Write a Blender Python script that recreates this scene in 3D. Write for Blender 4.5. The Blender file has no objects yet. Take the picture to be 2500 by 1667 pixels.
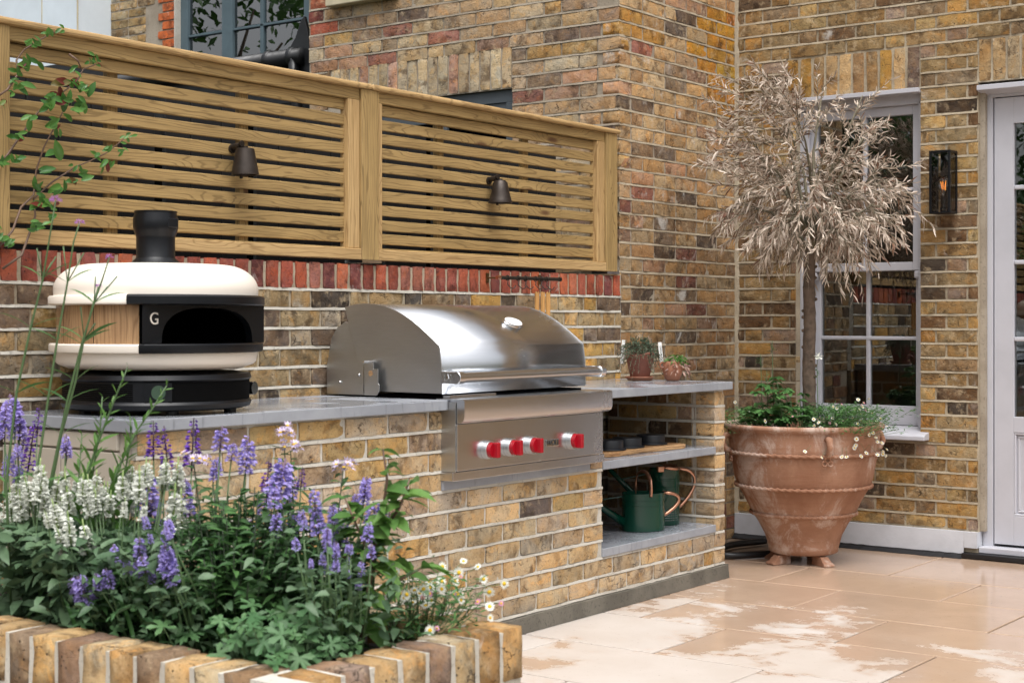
import bpy, bmesh, math, random
from mathutils import Vector, Matrix, Euler, noise as mnoise
R = math.radians
sc = bpy.context.scene
COL = sc.collection
V = Vector
ZUP = V((0, 0, 1))

# ------------------------------------------------------------------ camera
cam = bpy.data.cameras.new('camera')
camo = bpy.data.objects.new('camera', cam)
COL.objects.link(camo)
camo.location = (0, 0, 1.225)
camo.rotation_euler = (R(90), 0, R(-53.6))
cam.sensor_width = 36
cam.lens = 54.68
cam.shift_y = -0.0194
cam.clip_end = 400
cam.dof.use_dof = True
cam.dof.focus_distance = 6.3
cam.dof.aperture_fstop = 9.0
sc.camera = camo

# ------------------------------------------------------------------ light: bright overcast
w = bpy.data.worlds.new('World')
sc.world = w
w.use_nodes = True
wn = w.node_tree
bg = wn.nodes['Background']
sky = wn.nodes.new('ShaderNodeTexSky')
sky.sky_type = 'NISHITA'
sky.sun_disc = False
sky.sun_elevation = R(65)
sky.sun_rotation = R(222)
sky.air_density = 1.0
sky.dust_density = 6.0
sky.ozone_density = 0.6
hs = wn.nodes.new('ShaderNodeHueSaturation')      # cloud cover greys the sky
hs.inputs['Saturation'].default_value = 0.22
wn.links.new(sky.outputs[0], hs.inputs['Color'])
wn.links.new(hs.outputs[0], bg.inputs['Color'])
bg.inputs['Strength'].default_value = 0.15
sl = bpy.data.lights.new('sun', 'SUN')
sl.energy = 1.5
sl.angle = R(48)
sl.color = (1.0, 0.995, 0.985)
so = bpy.data.objects.new('sun', sl)
COL.objects.link(so)
so.rotation_euler = V((-0.42, -0.42, 1.3)).to_track_quat('Z', 'Y').to_euler()
vs = sc.view_settings
vs.view_transform = 'Standard'
vs.look = 'None'
vs.exposure = 0.60
vs.gamma = 1.0
sc.cycles.max_bounces = 8
sc.cycles.transparent_max_bounces = 12
sc.cycles.sample_clamp_indirect = 6.0

# ------------------------------------------------------------------ node helpers
def new_mat(name, color=(.5, .5, .5), rough=.6, metal=0.0, spec=.5):
    m = bpy.data.materials.new(name)
    m.use_nodes = True
    nt = m.node_tree
    b = nt.nodes['Principled BSDF']
    b.inputs['Base Color'].default_value = (*color, 1)
    b.inputs['Roughness'].default_value = rough
    b.inputs['Metallic'].default_value = metal
    b.inputs['Specular IOR Level'].default_value = spec
    return m, nt, b

def setin(nt, sock, v):
    if v is None:
        return
    if hasattr(v, 'is_output') or isinstance(v, bpy.types.NodeSocket):
        nt.links.new(v, sock)
    elif isinstance(v, (tuple, list)):
        sock.default_value = (*v, 1) if len(v) == 3 and sock.type == 'RGBA' else v
    else:
        sock.default_value = v

def math_(nt, op, a, b=None, c=None, clamp=False):
    n = nt.nodes.new('ShaderNodeMath')
    n.operation = op
    n.use_clamp = clamp
    setin(nt, n.inputs[0], a)
    setin(nt, n.inputs[1], b)
    setin(nt, n.inputs[2], c)
    return n.outputs[0]

def vmath(nt, op, a, b=None):
    n = nt.nodes.new('ShaderNodeVectorMath')
    n.operation = op
    setin(nt, n.inputs[0], a)
    setin(nt, n.inputs[1], b)
    return n.outputs[0]

def noise(nt, vec, scale, detail=4, rough=.55, dist=0.0, col=False):
    n = nt.nodes.new('ShaderNodeTexNoise')
    setin(nt, n.inputs['Vector'], vec)
    n.inputs['Scale'].default_value = scale
    n.inputs['Detail'].default_value = detail
    n.inputs['Roughness'].default_value = rough
    n.inputs['Distortion'].default_value = dist
    return n.outputs['Color' if col else 'Fac']

def voro(nt, vec, scale, feature='F1', rnd=1.0):
    n = nt.nodes.new('ShaderNodeTexVoronoi')
    n.feature = feature
    setin(nt, n.inputs['Vector'], vec)
    n.inputs['Scale'].default_value = scale
    n.inputs['Randomness'].default_value = rnd
    return n.outputs['Distance']

def ramp(nt, fac, stops):
    n = nt.nodes.new('ShaderNodeValToRGB')
    cr = n.color_ramp
    while len(cr.elements) < len(stops):
        cr.elements.new(0.5)
    for e, (p, c) in zip(cr.elements, stops):
        e.position = p
        e.color = (c, c, c, 1) if isinstance(c, (int, float)) else (*c, 1)
    setin(nt, n.inputs['Fac'], fac)
    return n.outputs['Color']

def smooth(nt, v, a, b):
    n = nt.nodes.new('ShaderNodeMapRange')
    n.interpolation_type = 'SMOOTHSTEP'
    setin(nt, n.inputs['Value'], v)
    n.inputs['From Min'].default_value = a
    n.inputs['From Max'].default_value = b
    return n.outputs['Result']

def mixc(nt, fac, a, b, mode='MIX'):
    n = nt.nodes.new('ShaderNodeMix')
    n.data_type = 'RGBA'
    n.blend_type = mode
    setin(nt, n.inputs[0], fac)
    setin(nt, n.inputs[6], a)
    setin(nt, n.inputs[7], b)
    return n.outputs[2]

def bump(nt, bsdf, height, strength=.5, dist=.01, normal=None):
    n = nt.nodes.new('ShaderNodeBump')
    n.inputs['Strength'].default_value = strength
    n.inputs['Distance'].default_value = dist
    setin(nt, n.inputs['Height'], height)
    if normal is not None:
        nt.links.new(normal, n.inputs['Normal'])
    if bsdf is not None:
        nt.links.new(n.outputs[0], bsdf.inputs['Normal'])
    return n.outputs[0]

def objco(nt, rnd=True, mul=23.0):
    tc = nt.nodes.new('ShaderNodeTexCoord')
    if not rnd:
        return tc.outputs['Object']
    oi = nt.nodes.new('ShaderNodeObjectInfo')
    r = math_(nt, 'MULTIPLY', oi.outputs['Random'], mul)
    return vmath(nt, 'ADD', tc.outputs['Object'], r)

def geo(nt, out):
    return nt.nodes.new('ShaderNodeNewGeometry').outputs[out]

def scalev(nt, vec, s):
    n = nt.nodes.new('ShaderNodeMapping')
    nt.links.new(vec, n.inputs['Vector'])
    n.inputs['Scale'].default_value = s
    return n.outputs[0]

# ------------------------------------------------------------------ materials
M = {}

def brick_mat(name, stuff=False, white=.25, crack=1.0, pale=(.55, .42, .26), gloss=.85):
    m, nt, b = new_mat(name, rough=gloss, spec=.3)
    if stuff:
        at = nt.nodes.new('ShaderNodeAttribute')
        at.attribute_name = 'tone'
        base = at.outputs['Color']
        vec = objco(nt, False)
    else:
        base = nt.nodes.new('ShaderNodeObjectInfo').outputs['Color']
        vec = objco(nt)
    n1 = noise(nt, vec, 11, 6, .6, .4)
    n2 = noise(nt, vec, 24, 5, .65)
    n3 = noise(nt, vec, 6.5, 3, .5, .8)
    dark = mixc(nt, 1, base, (.42, .37, .33), 'MULTIPLY')
    c = mixc(nt, smooth(nt, n1, .47, .63), base, dark)
    c = mixc(nt, math_(nt, 'MULTIPLY', smooth(nt, noise(nt, vec, 8.5, 6, .68, 1.5), .54, .64), .5), c, mixc(nt, 1, base, (1.5, 1.08, .55), 'MULTIPLY'))
    c = mixc(nt, math_(nt, 'MULTIPLY', smooth(nt, n2, .50, .70), .55), c, pale)
    warm = mixc(nt, 1, base, (1.18, .98, .70), 'MULTIPLY')
    c = mixc(nt, math_(nt, 'MULTIPLY', smooth(nt, n3, .44, .62), .6), c, warm)
    c = mixc(nt, math_(nt, 'MULTIPLY', smooth(nt, noise(nt, vec, 15, 6, .7, 1.2), .52, .66), .6), c, mixc(nt, 1, base, (.72, .78, .88), 'MULTIPLY'))
    sp = noise(nt, vec, 170, 4, .7)
    c = mixc(nt, math_(nt, 'MULTIPLY', smooth(nt, sp, .40, .25), .40), c, mixc(nt, 1, base, (1.7, 1.6, 1.5), 'MULTIPLY'))
    c = mixc(nt, math_(nt, 'MULTIPLY', smooth(nt, sp, .55, .70), .65), c, (.035, .028, .022))
    # pock marks
    pv = voro(nt, vec, 62)
    pn = noise(nt, vec, 19, 2)
    pit = math_(nt, 'MULTIPLY', smooth(nt, pv, .20, .10), smooth(nt, pn, .52, .60))
    c = mixc(nt, math_(nt, 'MULTIPLY', pit, .85), c, (.02, .016, .013))
    # creases of the moulded face
    wv = vmath(nt, 'ADD', vec, vmath(nt, 'SCALE', noise(nt, vec, 22, 3, .6, 0, True)))
    wn_ = wv.node.inputs[1].links[0].from_node
    wn_.inputs['Scale'].default_value = .055
    cr = voro(nt, scalev(nt, wv, (1, 1, 1.7)), 15, 'DISTANCE_TO_EDGE')
    crm = math_(nt, 'MULTIPLY', smooth(nt, cr, .030, .003), smooth(nt, noise(nt, vec, 13, 2), .54, .66))
    c = mixc(nt, math_(nt, 'MULTIPLY', crm, .7 * crack), c, (.05, .036, .026))
    if white > 0:
        wf = math_(nt, 'MULTIPLY', smooth(nt, noise(nt, vec, 5.2, 6, .7, .6), .66 - white * .12, .80 - white * .12), .75)
        c = mixc(nt, wf, c, (.58, .56, .52))
    setin(nt, b.inputs['Base Color'], c)
    h = math_(nt, 'ADD', math_(nt, 'MULTIPLY', noise(nt, vec, 42, 8, .72), 1.3), math_(nt, 'MULTIPLY', crm, -.8 * crack))
    h = math_(nt, 'ADD', h, math_(nt, 'MULTIPLY', pit, -1.0))
    bump(nt, b, h, .9, .008)
    return m

def mortar_mat(name, col, col2):
    m, nt, b = new_mat(name, rough=.92, spec=.2)
    vec = objco(nt, False)
    c = mixc(nt, smooth(nt, noise(nt, vec, 4, 5, .6), .38, .62), col, col2)
    c = mixc(nt, math_(nt, 'MULTIPLY', smooth(nt, noise(nt, vec, 90, 3), .56, .70), .45), c, tuple(x * .35 for x in col))
    setin(nt, b.inputs['Base Color'], c)
    bump(nt, b, noise(nt, vec, 120, 5, .7), .55, .004)
    return m

M['brick'] = brick_mat('stock_brick')
M['brick_stuff'] = brick_mat('stock_brick_far', True)
M['brick_eff'] = brick_mat('stock_brick_weathered', white=.75)
M['red'] = brick_mat('red_brick', white=.45, crack=.25, pale=(.38, .15, .10))
M['mortar'] = mortar_mat('mortar_cream', (.42, .355, .26), (.32, .265, .19))
M['mortar_pale'] = mortar_mat('mortar_pale', (.53, .50, .44), (.44, .405, .345))
M['mortar_grey'] = mortar_mat('mortar_grey', (.28, .235, .18), (.36, .31, .245))
M['cement'] = mortar_mat('cement', (.105, .095, .078), (.15, .135, .11))

def timber_mat(name, c0, c1, dark, knot=(.12, .06, .025)):
    m, nt, b = new_mat(name, rough=.62, spec=.35)
    vec = objco(nt, True, 17.0)
    st = scalev(nt, vec, (1.1, 9, 9))
    low = noise(nt, st, 1.6, 3, .5)
    kv = scalev(nt, vec, (2.6, 9.0, 9.0))
    kd = voro(nt, kv, .8)
    kw = smooth(nt, kd, .42, .0)
    sep = nt.nodes.new('ShaderNodeSeparateXYZ')
    nt.links.new(vec, sep.inputs[0])
    g = math_(nt, 'ADD', math_(nt, 'MULTIPLY', sep.outputs['Z'], 130), math_(nt, 'MULTIPLY', low, 15))
    g = math_(nt, 'ADD', g, math_(nt, 'MULTIPLY', kw, 7.0))
    g = math_(nt, 'ADD', g, math_(nt, 'MULTIPLY', sep.outputs['Y'], 70))
    ring = math_(nt, 'PINGPONG', g, 1.0)
    line = smooth(nt, ring, .62, .98)
    c = mixc(nt, smooth(nt, noise(nt, st, 2.3, 4, .6), .35, .68), c0, c1)
    fib = noise(nt, scalev(nt, vec, (3, 160, 160)), 2.0, 3, .6)
    c = mixc(nt, math_(nt, 'MULTIPLY', smooth(nt, fib, .45, .75), .35), c, dark)
    c = mixc(nt, math_(nt, 'MULTIPLY', line, .60), c, dark)
    c = mixc(nt, math_(nt, 'MULTIPLY', smooth(nt, noise(nt, scalev(nt, vec, (2.5, 12, 12)), 1.3, 5, .65), .52, .72), .45), c, tuple(x * .62 for x in c1))
    c = mixc(nt, smooth(nt, kd, .13, .05), c, knot)
    setin(nt, b.inputs['Base Color'], c)
    h = math_(nt, 'ADD', math_(nt, 'MULTIPLY', line, -.4), math_(nt, 'MULTIPLY', fib, .5))
    bump(nt, b, h, .35, .003)
    return m

M['timber'] = timber_mat('treated_pine', (.385, .258, .105), (.295, .196, .078), (.12, .072, .026))
M['timber_pale'] = timber_mat('planed_pine', (.50, .335, .155), (.41, .265, .115), (.21, .12, .045))
M['beech'] = timber_mat('beech', (.60, .33, .11), (.50, .26, .08), (.35, .16, .05), (.45, .22, .07))
M['walnut'] = timber_mat('walnut', (.40, .25, .13), (.28, .165, .085), (.15, .08, .04), (.2, .1, .05))
M['walnut'].node_tree.nodes['Principled BSDF'].inputs['Roughness'].default_value = .22
M['olivewood'] = timber_mat('olive_wood', (.55, .34, .17), (.40, .20, .08), (.14, .06, .02), (.16, .07, .03))

def simple(name, col, rough=.5, metal=0., spec=.5, var=.0, scale=8, bmp=0., bscale=60, rvar=0.):
    m, nt, b = new_mat(name, col, rough, metal, spec)
    if var or bmp or rvar:
        vec = objco(nt, True)
        if var:
            n = noise(nt, vec, scale, 5, .6, .3)
            c = mixc(nt, smooth(nt, n, .35, .7), col, tuple(x * (1 - var) for x in col))
            setin(nt, b.inputs['Base Color'], c)
        if rvar:
            n = noise(nt, vec, scale * .7, 5, .65, .5)
            setin(nt, b.inputs['Roughness'], math_(nt, 'ADD', math_(nt, 'MULTIPLY', smooth(nt, n, .3, .7), rvar), rough))
        if bmp:
            bump(nt, b, noise(nt, vec, bscale, 4, .6), bmp, .003)
    return m

M['paint'] = simple('pale_grey_paint', (.47, .47, .51), .42, var=.08, scale=4, bmp=.06)
M['paint_white'] = simple('white_masonry_paint', (.53, .54, .575), .6, var=.14, scale=5, bmp=.35, bscale=45)
M['render'] = simple('pale_render', (.66, .73, .78), .85, var=.10, scale=2.2, bmp=.2)
M['stone'] = simple('pale_stone_sill', (.55, .48, .33), .8, var=.2)
M['black'] = simple('black_metal', (.0035, .0042, .006), .30, spec=.35, rvar=.12)
M['black_matt'] = simple('black_matt', (.0012, .0012, .0014), .9, spec=.1)
M['black_plastic'] = simple('black_gutter_plastic', (.010, .011, .013), .28, var=.3, rvar=.25)
M['cream'] = simple('cream_enamel', (.76, .70, .62), .36, rvar=.06)
M['panel_cream'] = simple('taupe_cabinet_paint', (.40, .36, .30), .5, var=.05)
M['frame_grey'] = simple('grey_aluminium', (.075, .088, .10), .45, var=.12)
M['frame_dark'] = simple('dark_frame', (.016, .017, .019), .5, var=.3)
M['frame_blue'] = simple('blue_grey_frame', (.085, .125, .145), .4, var=.15)
M['bronze'] = simple('dark_bronze', (.040, .030, .024), .36, .55, rvar=.18, var=.35, scale=30)
M['brass'] = simple('old_brass', (.20, .12, .05), .4, .8, var=.5, scale=30)
M['copper'] = simple('copper', (.62, .33, .22), .24, 1.0, var=.25, scale=14, rvar=.15)
M['green_enamel'] = simple('dark_green_enamel', (.0025, .040, .024), .13, rvar=.08)
M['red_knob'] = simple('red_knob', (.30, .004, .012), .26)
M['chrome'] = simple('polished_steel', (.72, .72, .72), .10, 1.0)
M['terra_dark'] = simple('dark_terracotta', (.20, .065, .040), .7, var=.3, bmp=.15)
M['terra_warm'] = simple('warm_terracotta', (.33, .13, .07), .65, var=.3, bmp=.15)
M['soil'] = simple('wet_soil', (.018, .013, .009), .9, var=.5, scale=30, bmp=1.0, bscale=70)
M['joint'] = simple('joint_sand', (.15, .10, .065), .95, var=.6, scale=6, bmp=.6)
M['gap_black'] = simple('fence_gap_black', (.008, .008, .009), .7, var=.4, scale=6)  # black of the added screen, stands for the darkness behind the fence
M['ground'] = simple('garden_ground', (.05, .055, .03), .95, var=.5, scale=2, bmp=.5)
M['tag'] = simple('white_plastic_tag', (.75, .75, .72), .5)
M['ink'] = simple('black_ink', (.02, .02, .02), .6)
M['string'] = simple('dark_red_cord', (.10, .018, .015), .8)
M['gel'] = simple('oven_display', (.045, .075, .05), .12)
M['navy'] = simple('navy_black_enamel', (.010, .013, .018), .34, rvar=.15)
M['room'] = simple('dim_room', (.055, .052, .05), .9, var=.4, scale=1.2)
M['rubber'] = simple('black_rubber', (.006, .006, .007), .32, rvar=.25)
M['letter'] = simple('pale_letter', (.72, .66, .58), .4)
M['orange_fil'] = simple('filament', (.95, .38, .06), .4)
_b = M['orange_fil'].node_tree.nodes['Principled BSDF']
_b.inputs['Emission Color'].default_value = (1.0, .36, .05, 1)
_b.inputs['Emission Strength'].default_value = .7

def steel(name, col, rough, brush, var=.12):
    m, nt, b = new_mat(name, col, rough, 1.0)
    vec = objco(nt, False)
    sm = noise(nt, vec, 3.2, 6, .7, .8)
    fine = noise(nt, scalev(nt, vec, brush), 6, 3, .6)
    setin(nt, b.inputs['Roughness'], math_(nt, 'ADD', math_(nt, 'MULTIPLY', smooth(nt, sm, .35, .75), var), rough))
    c = mixc(nt, math_(nt, 'MULTIPLY', smooth(nt, fine, .3, .8), .35), col, tuple(x * .80 for x in col))
    setin(nt, b.inputs['Base Color'], c)
    bump(nt, b, fine, .03, .001)
    return m

M['steel'] = steel('brushed_steel', (.61, .625, .65), .24, (1, 90, 90), .04)
M['steel_side'] = steel('brushed_steel_side', (.50, .50, .495), .36, (60, 3, 60), .06)

# worktop: dark grey slab, rubbed paler along the edges, wet on top
m, nt, b = new_mat('zinc_grey_worktop', rough=.3)
vec = objco(nt, True)
n = noise(nt, vec, 5, 6, .65, .5)
c = mixc(nt, smooth(nt, n, .3, .7), (.225, .24, .27), (.30, .315, .345))
c = mixc(nt, math_(nt, 'MULTIPLY', smooth(nt, noise(nt, scalev(nt, vec, (25, 25, 5)), 2, 4), .58, .75), .5), c, (.12, .125, .14))
setin(nt, b.inputs['Base Color'], c)
sepn = nt.nodes.new('ShaderNodeSeparateXYZ')
nt.links.new(geo(nt, 'Normal'), sepn.inputs[0])
wet = math_(nt, 'MULTIPLY', smooth(nt, noise(nt, vec, 3.0, 4, .6, .3), .36, .52), smooth(nt, sepn.outputs['Z'], .5, .9))
setin(nt, b.inputs['Roughness'], math_(nt, 'SUBTRACT', .45, math_(nt, 'MULTIPLY', wet, .36)))
bump(nt, b, noise(nt, vec, 40, 4), .06, .003)
M['worktop'] = m

# paving: honed sandstone, soaked in places, dry in others
m, nt, b = new_mat('wet_sandstone', rough=.5)
pos = geo(nt, 'Position')
oi = nt.nodes.new('ShaderNodeObjectInfo')
ov = vmath(nt, 'ADD', pos, math_(nt, 'MULTIPLY', oi.outputs['Random'], 11.0))
sp = nt.nodes.new('ShaderNodeSeparateXYZ')
nt.links.new(pos, sp.inputs[0])
wv = noise(nt, scalev(nt, pos, (1.0, .75, 1)), 2.6, 11, .68, .25)
wv2 = noise(nt, ov, 1.1, 7, .62, .5)
grad = math_(nt, 'MULTIPLY', math_(nt, 'SUBTRACT', math_(nt, 'SUBTRACT', sp.outputs['X'], math_(nt, 'MULTIPLY', sp.outputs['Y'], .35)), 4.75), .105)
wet = math_(nt, 'ADD', math_(nt, 'ADD', math_(nt, 'MULTIPLY', wv, .6), math_(nt, 'MULTIPLY', wv2, .4)), grad)
wet = math_(nt, 'ADD', wet, math_(nt, 'MULTIPLY', math_(nt, 'SUBTRACT', noise(nt, pos, 16, 7, .75), .5), .11))
wet = math_(nt, 'ADD', math_(nt, 'MULTIPLY', smooth(nt, wet, .440, .500), .82), math_(nt, 'MULTIPLY', smooth(nt, wet, .40, .56), .18))
tone = noise(nt, ov, 3.2, 6, .6, .4)
dry = mixc(nt, smooth(nt, tone, .3, .7), (.50, .462, .43), (.45, .408, .37))
soak = mixc(nt, smooth(nt, tone, .3, .7), (.445, .32, .235), (.385, .272, .195))
c = mixc(nt, wet, dry, soak)
c = mixc(nt, math_(nt, 'MULTIPLY', smooth(nt, noise(nt, ov, 26, 6, .7), .60, .72), .35), c, (.25, .15, .085))
c = mixc(nt, math_(nt, 'MULTIPLY', oi.outputs['Random'], .22), c, (.42, .29, .19))
c = mixc(nt, math_(nt, 'MULTIPLY', smooth(nt, noise(nt, pos, 75, 3), .67, .74), .6), c, (.10, .06, .035))
setin(nt, b.inputs['Base Color'], c)
setin(nt, b.inputs['Roughness'], math_(nt, 'SUBTRACT', .60, math_(nt, 'MULTIPLY', wet, .49)))
hh = math_(nt, 'ADD', math_(nt, 'MULTIPLY', noise(nt, pos, 60, 5, .6), .6), math_(nt, 'MULTIPLY', noise(nt, pos, 7, 3), 1.2))
bump(nt, b, hh, .10, .004)
M['paving'] = m

# big terracotta pot with lime bloom
m, nt, b = new_mat('weathered_terracotta', rough=.8, spec=.25)
vec = objco(nt, False)
n1 = noise(nt, vec, 4.5, 6, .62, .6)
c = mixc(nt, smooth(nt, n1, .32, .62), (.25, .122, .072), (.34, .185, .118))
c = mixc(nt, math_(nt, 'MULTIPLY', smooth(nt, noise(nt, scalev(nt, vec, (1.3, 1.3, .7)), 3.6, 8, .75, .5), .48, .62), .65), c, (.57, .47, .41))
c = mixc(nt, math_(nt, 'MULTIPLY', smooth(nt, noise(nt, scalev(nt, vec, (2, 2, 22)), 3, 4), .5, .8), .35), c, (.22, .085, .04))
setin(nt, b.inputs['Base Color'], c)
bump(nt, b, math_(nt, 'ADD', noise(nt, scalev(nt, vec, (4, 4, 40)), 4, 4), noise(nt, vec, 60, 4)), .3, .004)
M['terracotta'] = m

def glass_mat(name, tint=(.93, .96, .95), ior=1.5, rough=.0, boost=0.0):
    m = bpy.data.materials.new(name)
    m.use_nodes = True
    nt = m.node_tree
    nt.nodes.remove(nt.nodes['Principled BSDF'])
    out = nt.nodes['Material Output']
    tr = nt.nodes.new('ShaderNodeBsdfTransparent')
    tr.inputs[0].default_value = (*tint, 1)
    gl = nt.nodes.new('ShaderNodeBsdfGlossy')
    gl.inputs['Roughness'].default_value = rough
    fr = nt.nodes.new('ShaderNodeFresnel')
    fr.inputs['IOR'].default_value = ior
    mx = nt.nodes.new('ShaderNodeMixShader')
    f = math_(nt, 'ADD', fr.outputs[0], boost, clamp=True)
    nt.links.new(f, mx.inputs[0])
    nt.links.new(tr.outputs[0], mx.inputs[1])
    nt.links.new(gl.outputs[0], mx.inputs[2])
    nt.links.new(mx.outputs[0], out.inputs['Surface'])
    return m

M['glass'] = glass_mat('window_glass', boost=.10)
M['glass_sky'] = glass_mat('upper_window_glass', (.8, .85, .86), boost=.26)
M['glass_dark'] = glass_mat('tinted_glass', (.06, .065, .065), 1.12)
M['bulb'] = glass_mat('bulb_glass', (.97, .97, .97), 1.42, boost=.03)

def leaf_mat(name, c0, c1, trans=.25, rough=.5, spots=None):
    m, nt, b = new_mat(name, c0, rough, spec=.4)
    ri = geo(nt, 'Random Per Island')
    oi = nt.nodes.new('ShaderNodeObjectInfo')
    f = math_(nt, 'FRACT', math_(nt, 'ADD', ri, oi.outputs['Random']))
    c = mixc(nt, f, c0, c1)
    n = noise(nt, objco(nt, False), 60, 3)
    c = mixc(nt, math_(nt, 'MULTIPLY', smooth(nt, n, .4, .75), .35), c, tuple(x * .55 for x in c0))
    if spots:
        c = mixc(nt, smooth(nt, f, .86, .9), c, spots)
    setin(nt, b.inputs['Base Color'], c)
    tl = nt.nodes.new('ShaderNodeBsdfTranslucent')
    setin(nt, tl.inputs[0], c)
    mx = nt.nodes.new('ShaderNodeMixShader')
    mx.inputs[0].default_value = trans
    nt.links.new(b.outputs[0], mx.inputs[1])
    nt.links.new(tl.outputs[0], mx.inputs[2])
    nt.links.new(mx.outputs[0], nt.nodes['Material Output'].inputs['Surface'])
    return m

M['leaf_dark'] = leaf_mat('dark_green_leaf', (.032, .088, .028), (.085, .19, .055))
M['leaf_sage'] = leaf_mat('grey_green_leaf', (.065, .125, .062), (.135, .215, .115))
M['leaf_mid'] = leaf_mat('mid_green_leaf', (.05, .135, .035), (.10, .23, .065))
M['leaf_bright'] = leaf_mat('bright_green_leaf', (.07, .17, .035), (.14, .27, .06), .35)
M['leaf_crane'] = leaf_mat('cranesbill_leaf', (.060, .15, .055), (.11, .22, .085), .25)
M['leaf_climb'] = leaf_mat('climber_leaf', (.04, .125, .025), (.12, .27, .05), .3, .35, (.14, .03, .02))
M['leaf_climb_old'] = leaf_mat('old_climber_leaf', (.018, .06, .022), (.10, .11, .045), .15, .3)
M['leaf_thyme'] = leaf_mat('thyme_leaf', (.045, .085, .05), (.12, .17, .10))
M['leaf_tree'] = leaf_mat('tree_leaf', (.03, .08, .018), (.07, .15, .035), .3)
M['dead_leaf'] = leaf_mat('dead_olive_leaf', (.40, .31, .24), (.72, .62, .52), .15, .55, (.19, .10, .06))
M['dry_flower'] = leaf_mat('dry_bloom', (.30, .16, .15), (.45, .30, .22), .2)
M['white_fl'] = leaf_mat('white_petal', (.76, .78, .70), (.88, .89, .84), .3)
M['white_calyx'] = leaf_mat('pale_green_calyx', (.22, .32, .10), (.35, .45, .18), .3)
M['lav_fl'] = leaf_mat('lavender_petal', (.36, .29, .68), (.56, .48, .86), .3)
M['lav_calyx'] = leaf_mat('mauve_calyx', (.13, .085, .15), (.22, .14, .20), .2)
M['purple_fl'] = leaf_mat('deep_purple_petal', (.09, .03, .28), (.22, .09, .48), .2)
M['purple_calyx'] = leaf_mat('black_purple_calyx', (.03, .012, .03), (.07, .025, .06), .1)
M['lilac_fl'] = leaf_mat('pale_lilac_petal', (.58, .48, .70), (.74, .66, .82), .3)
M['pink_fl'] = leaf_mat('pink_petal', (.60, .18, .38), (.72, .40, .55), .3)
M['magenta_fl'] = leaf_mat('verbena_petal', (.38, .13, .42), (.55, .28, .58), .3)
M['yellow_c'] = simple('daisy_centre', (.62, .40, .02), .8)
M['stem'] = leaf_mat('green_stem', (.06, .11, .04), (.09, .15, .06), .0, .5)
M['stem_dark'] = leaf_mat('dark_stem', (.02, .035, .016), (.035, .05, .025), .0, .6)
M['stem_brown'] = leaf_mat('brown_stem', (.10, .06, .04), (.15, .09, .06), .0, .6)
M['bark'] = simple('grey_brown_bark', (.14, .098, .070), .9, var=.5, scale=25, bmp=1.0, bscale=45)
M['twig'] = simple('olive_twig', (.17, .15, .10), .85, var=.35, scale=30, bmp=.5)
M['bark_tree'] = simple('tree_bark', (.09, .07, .05), .9, var=.4, scale=12, bmp=.8, bscale=20)

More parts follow.
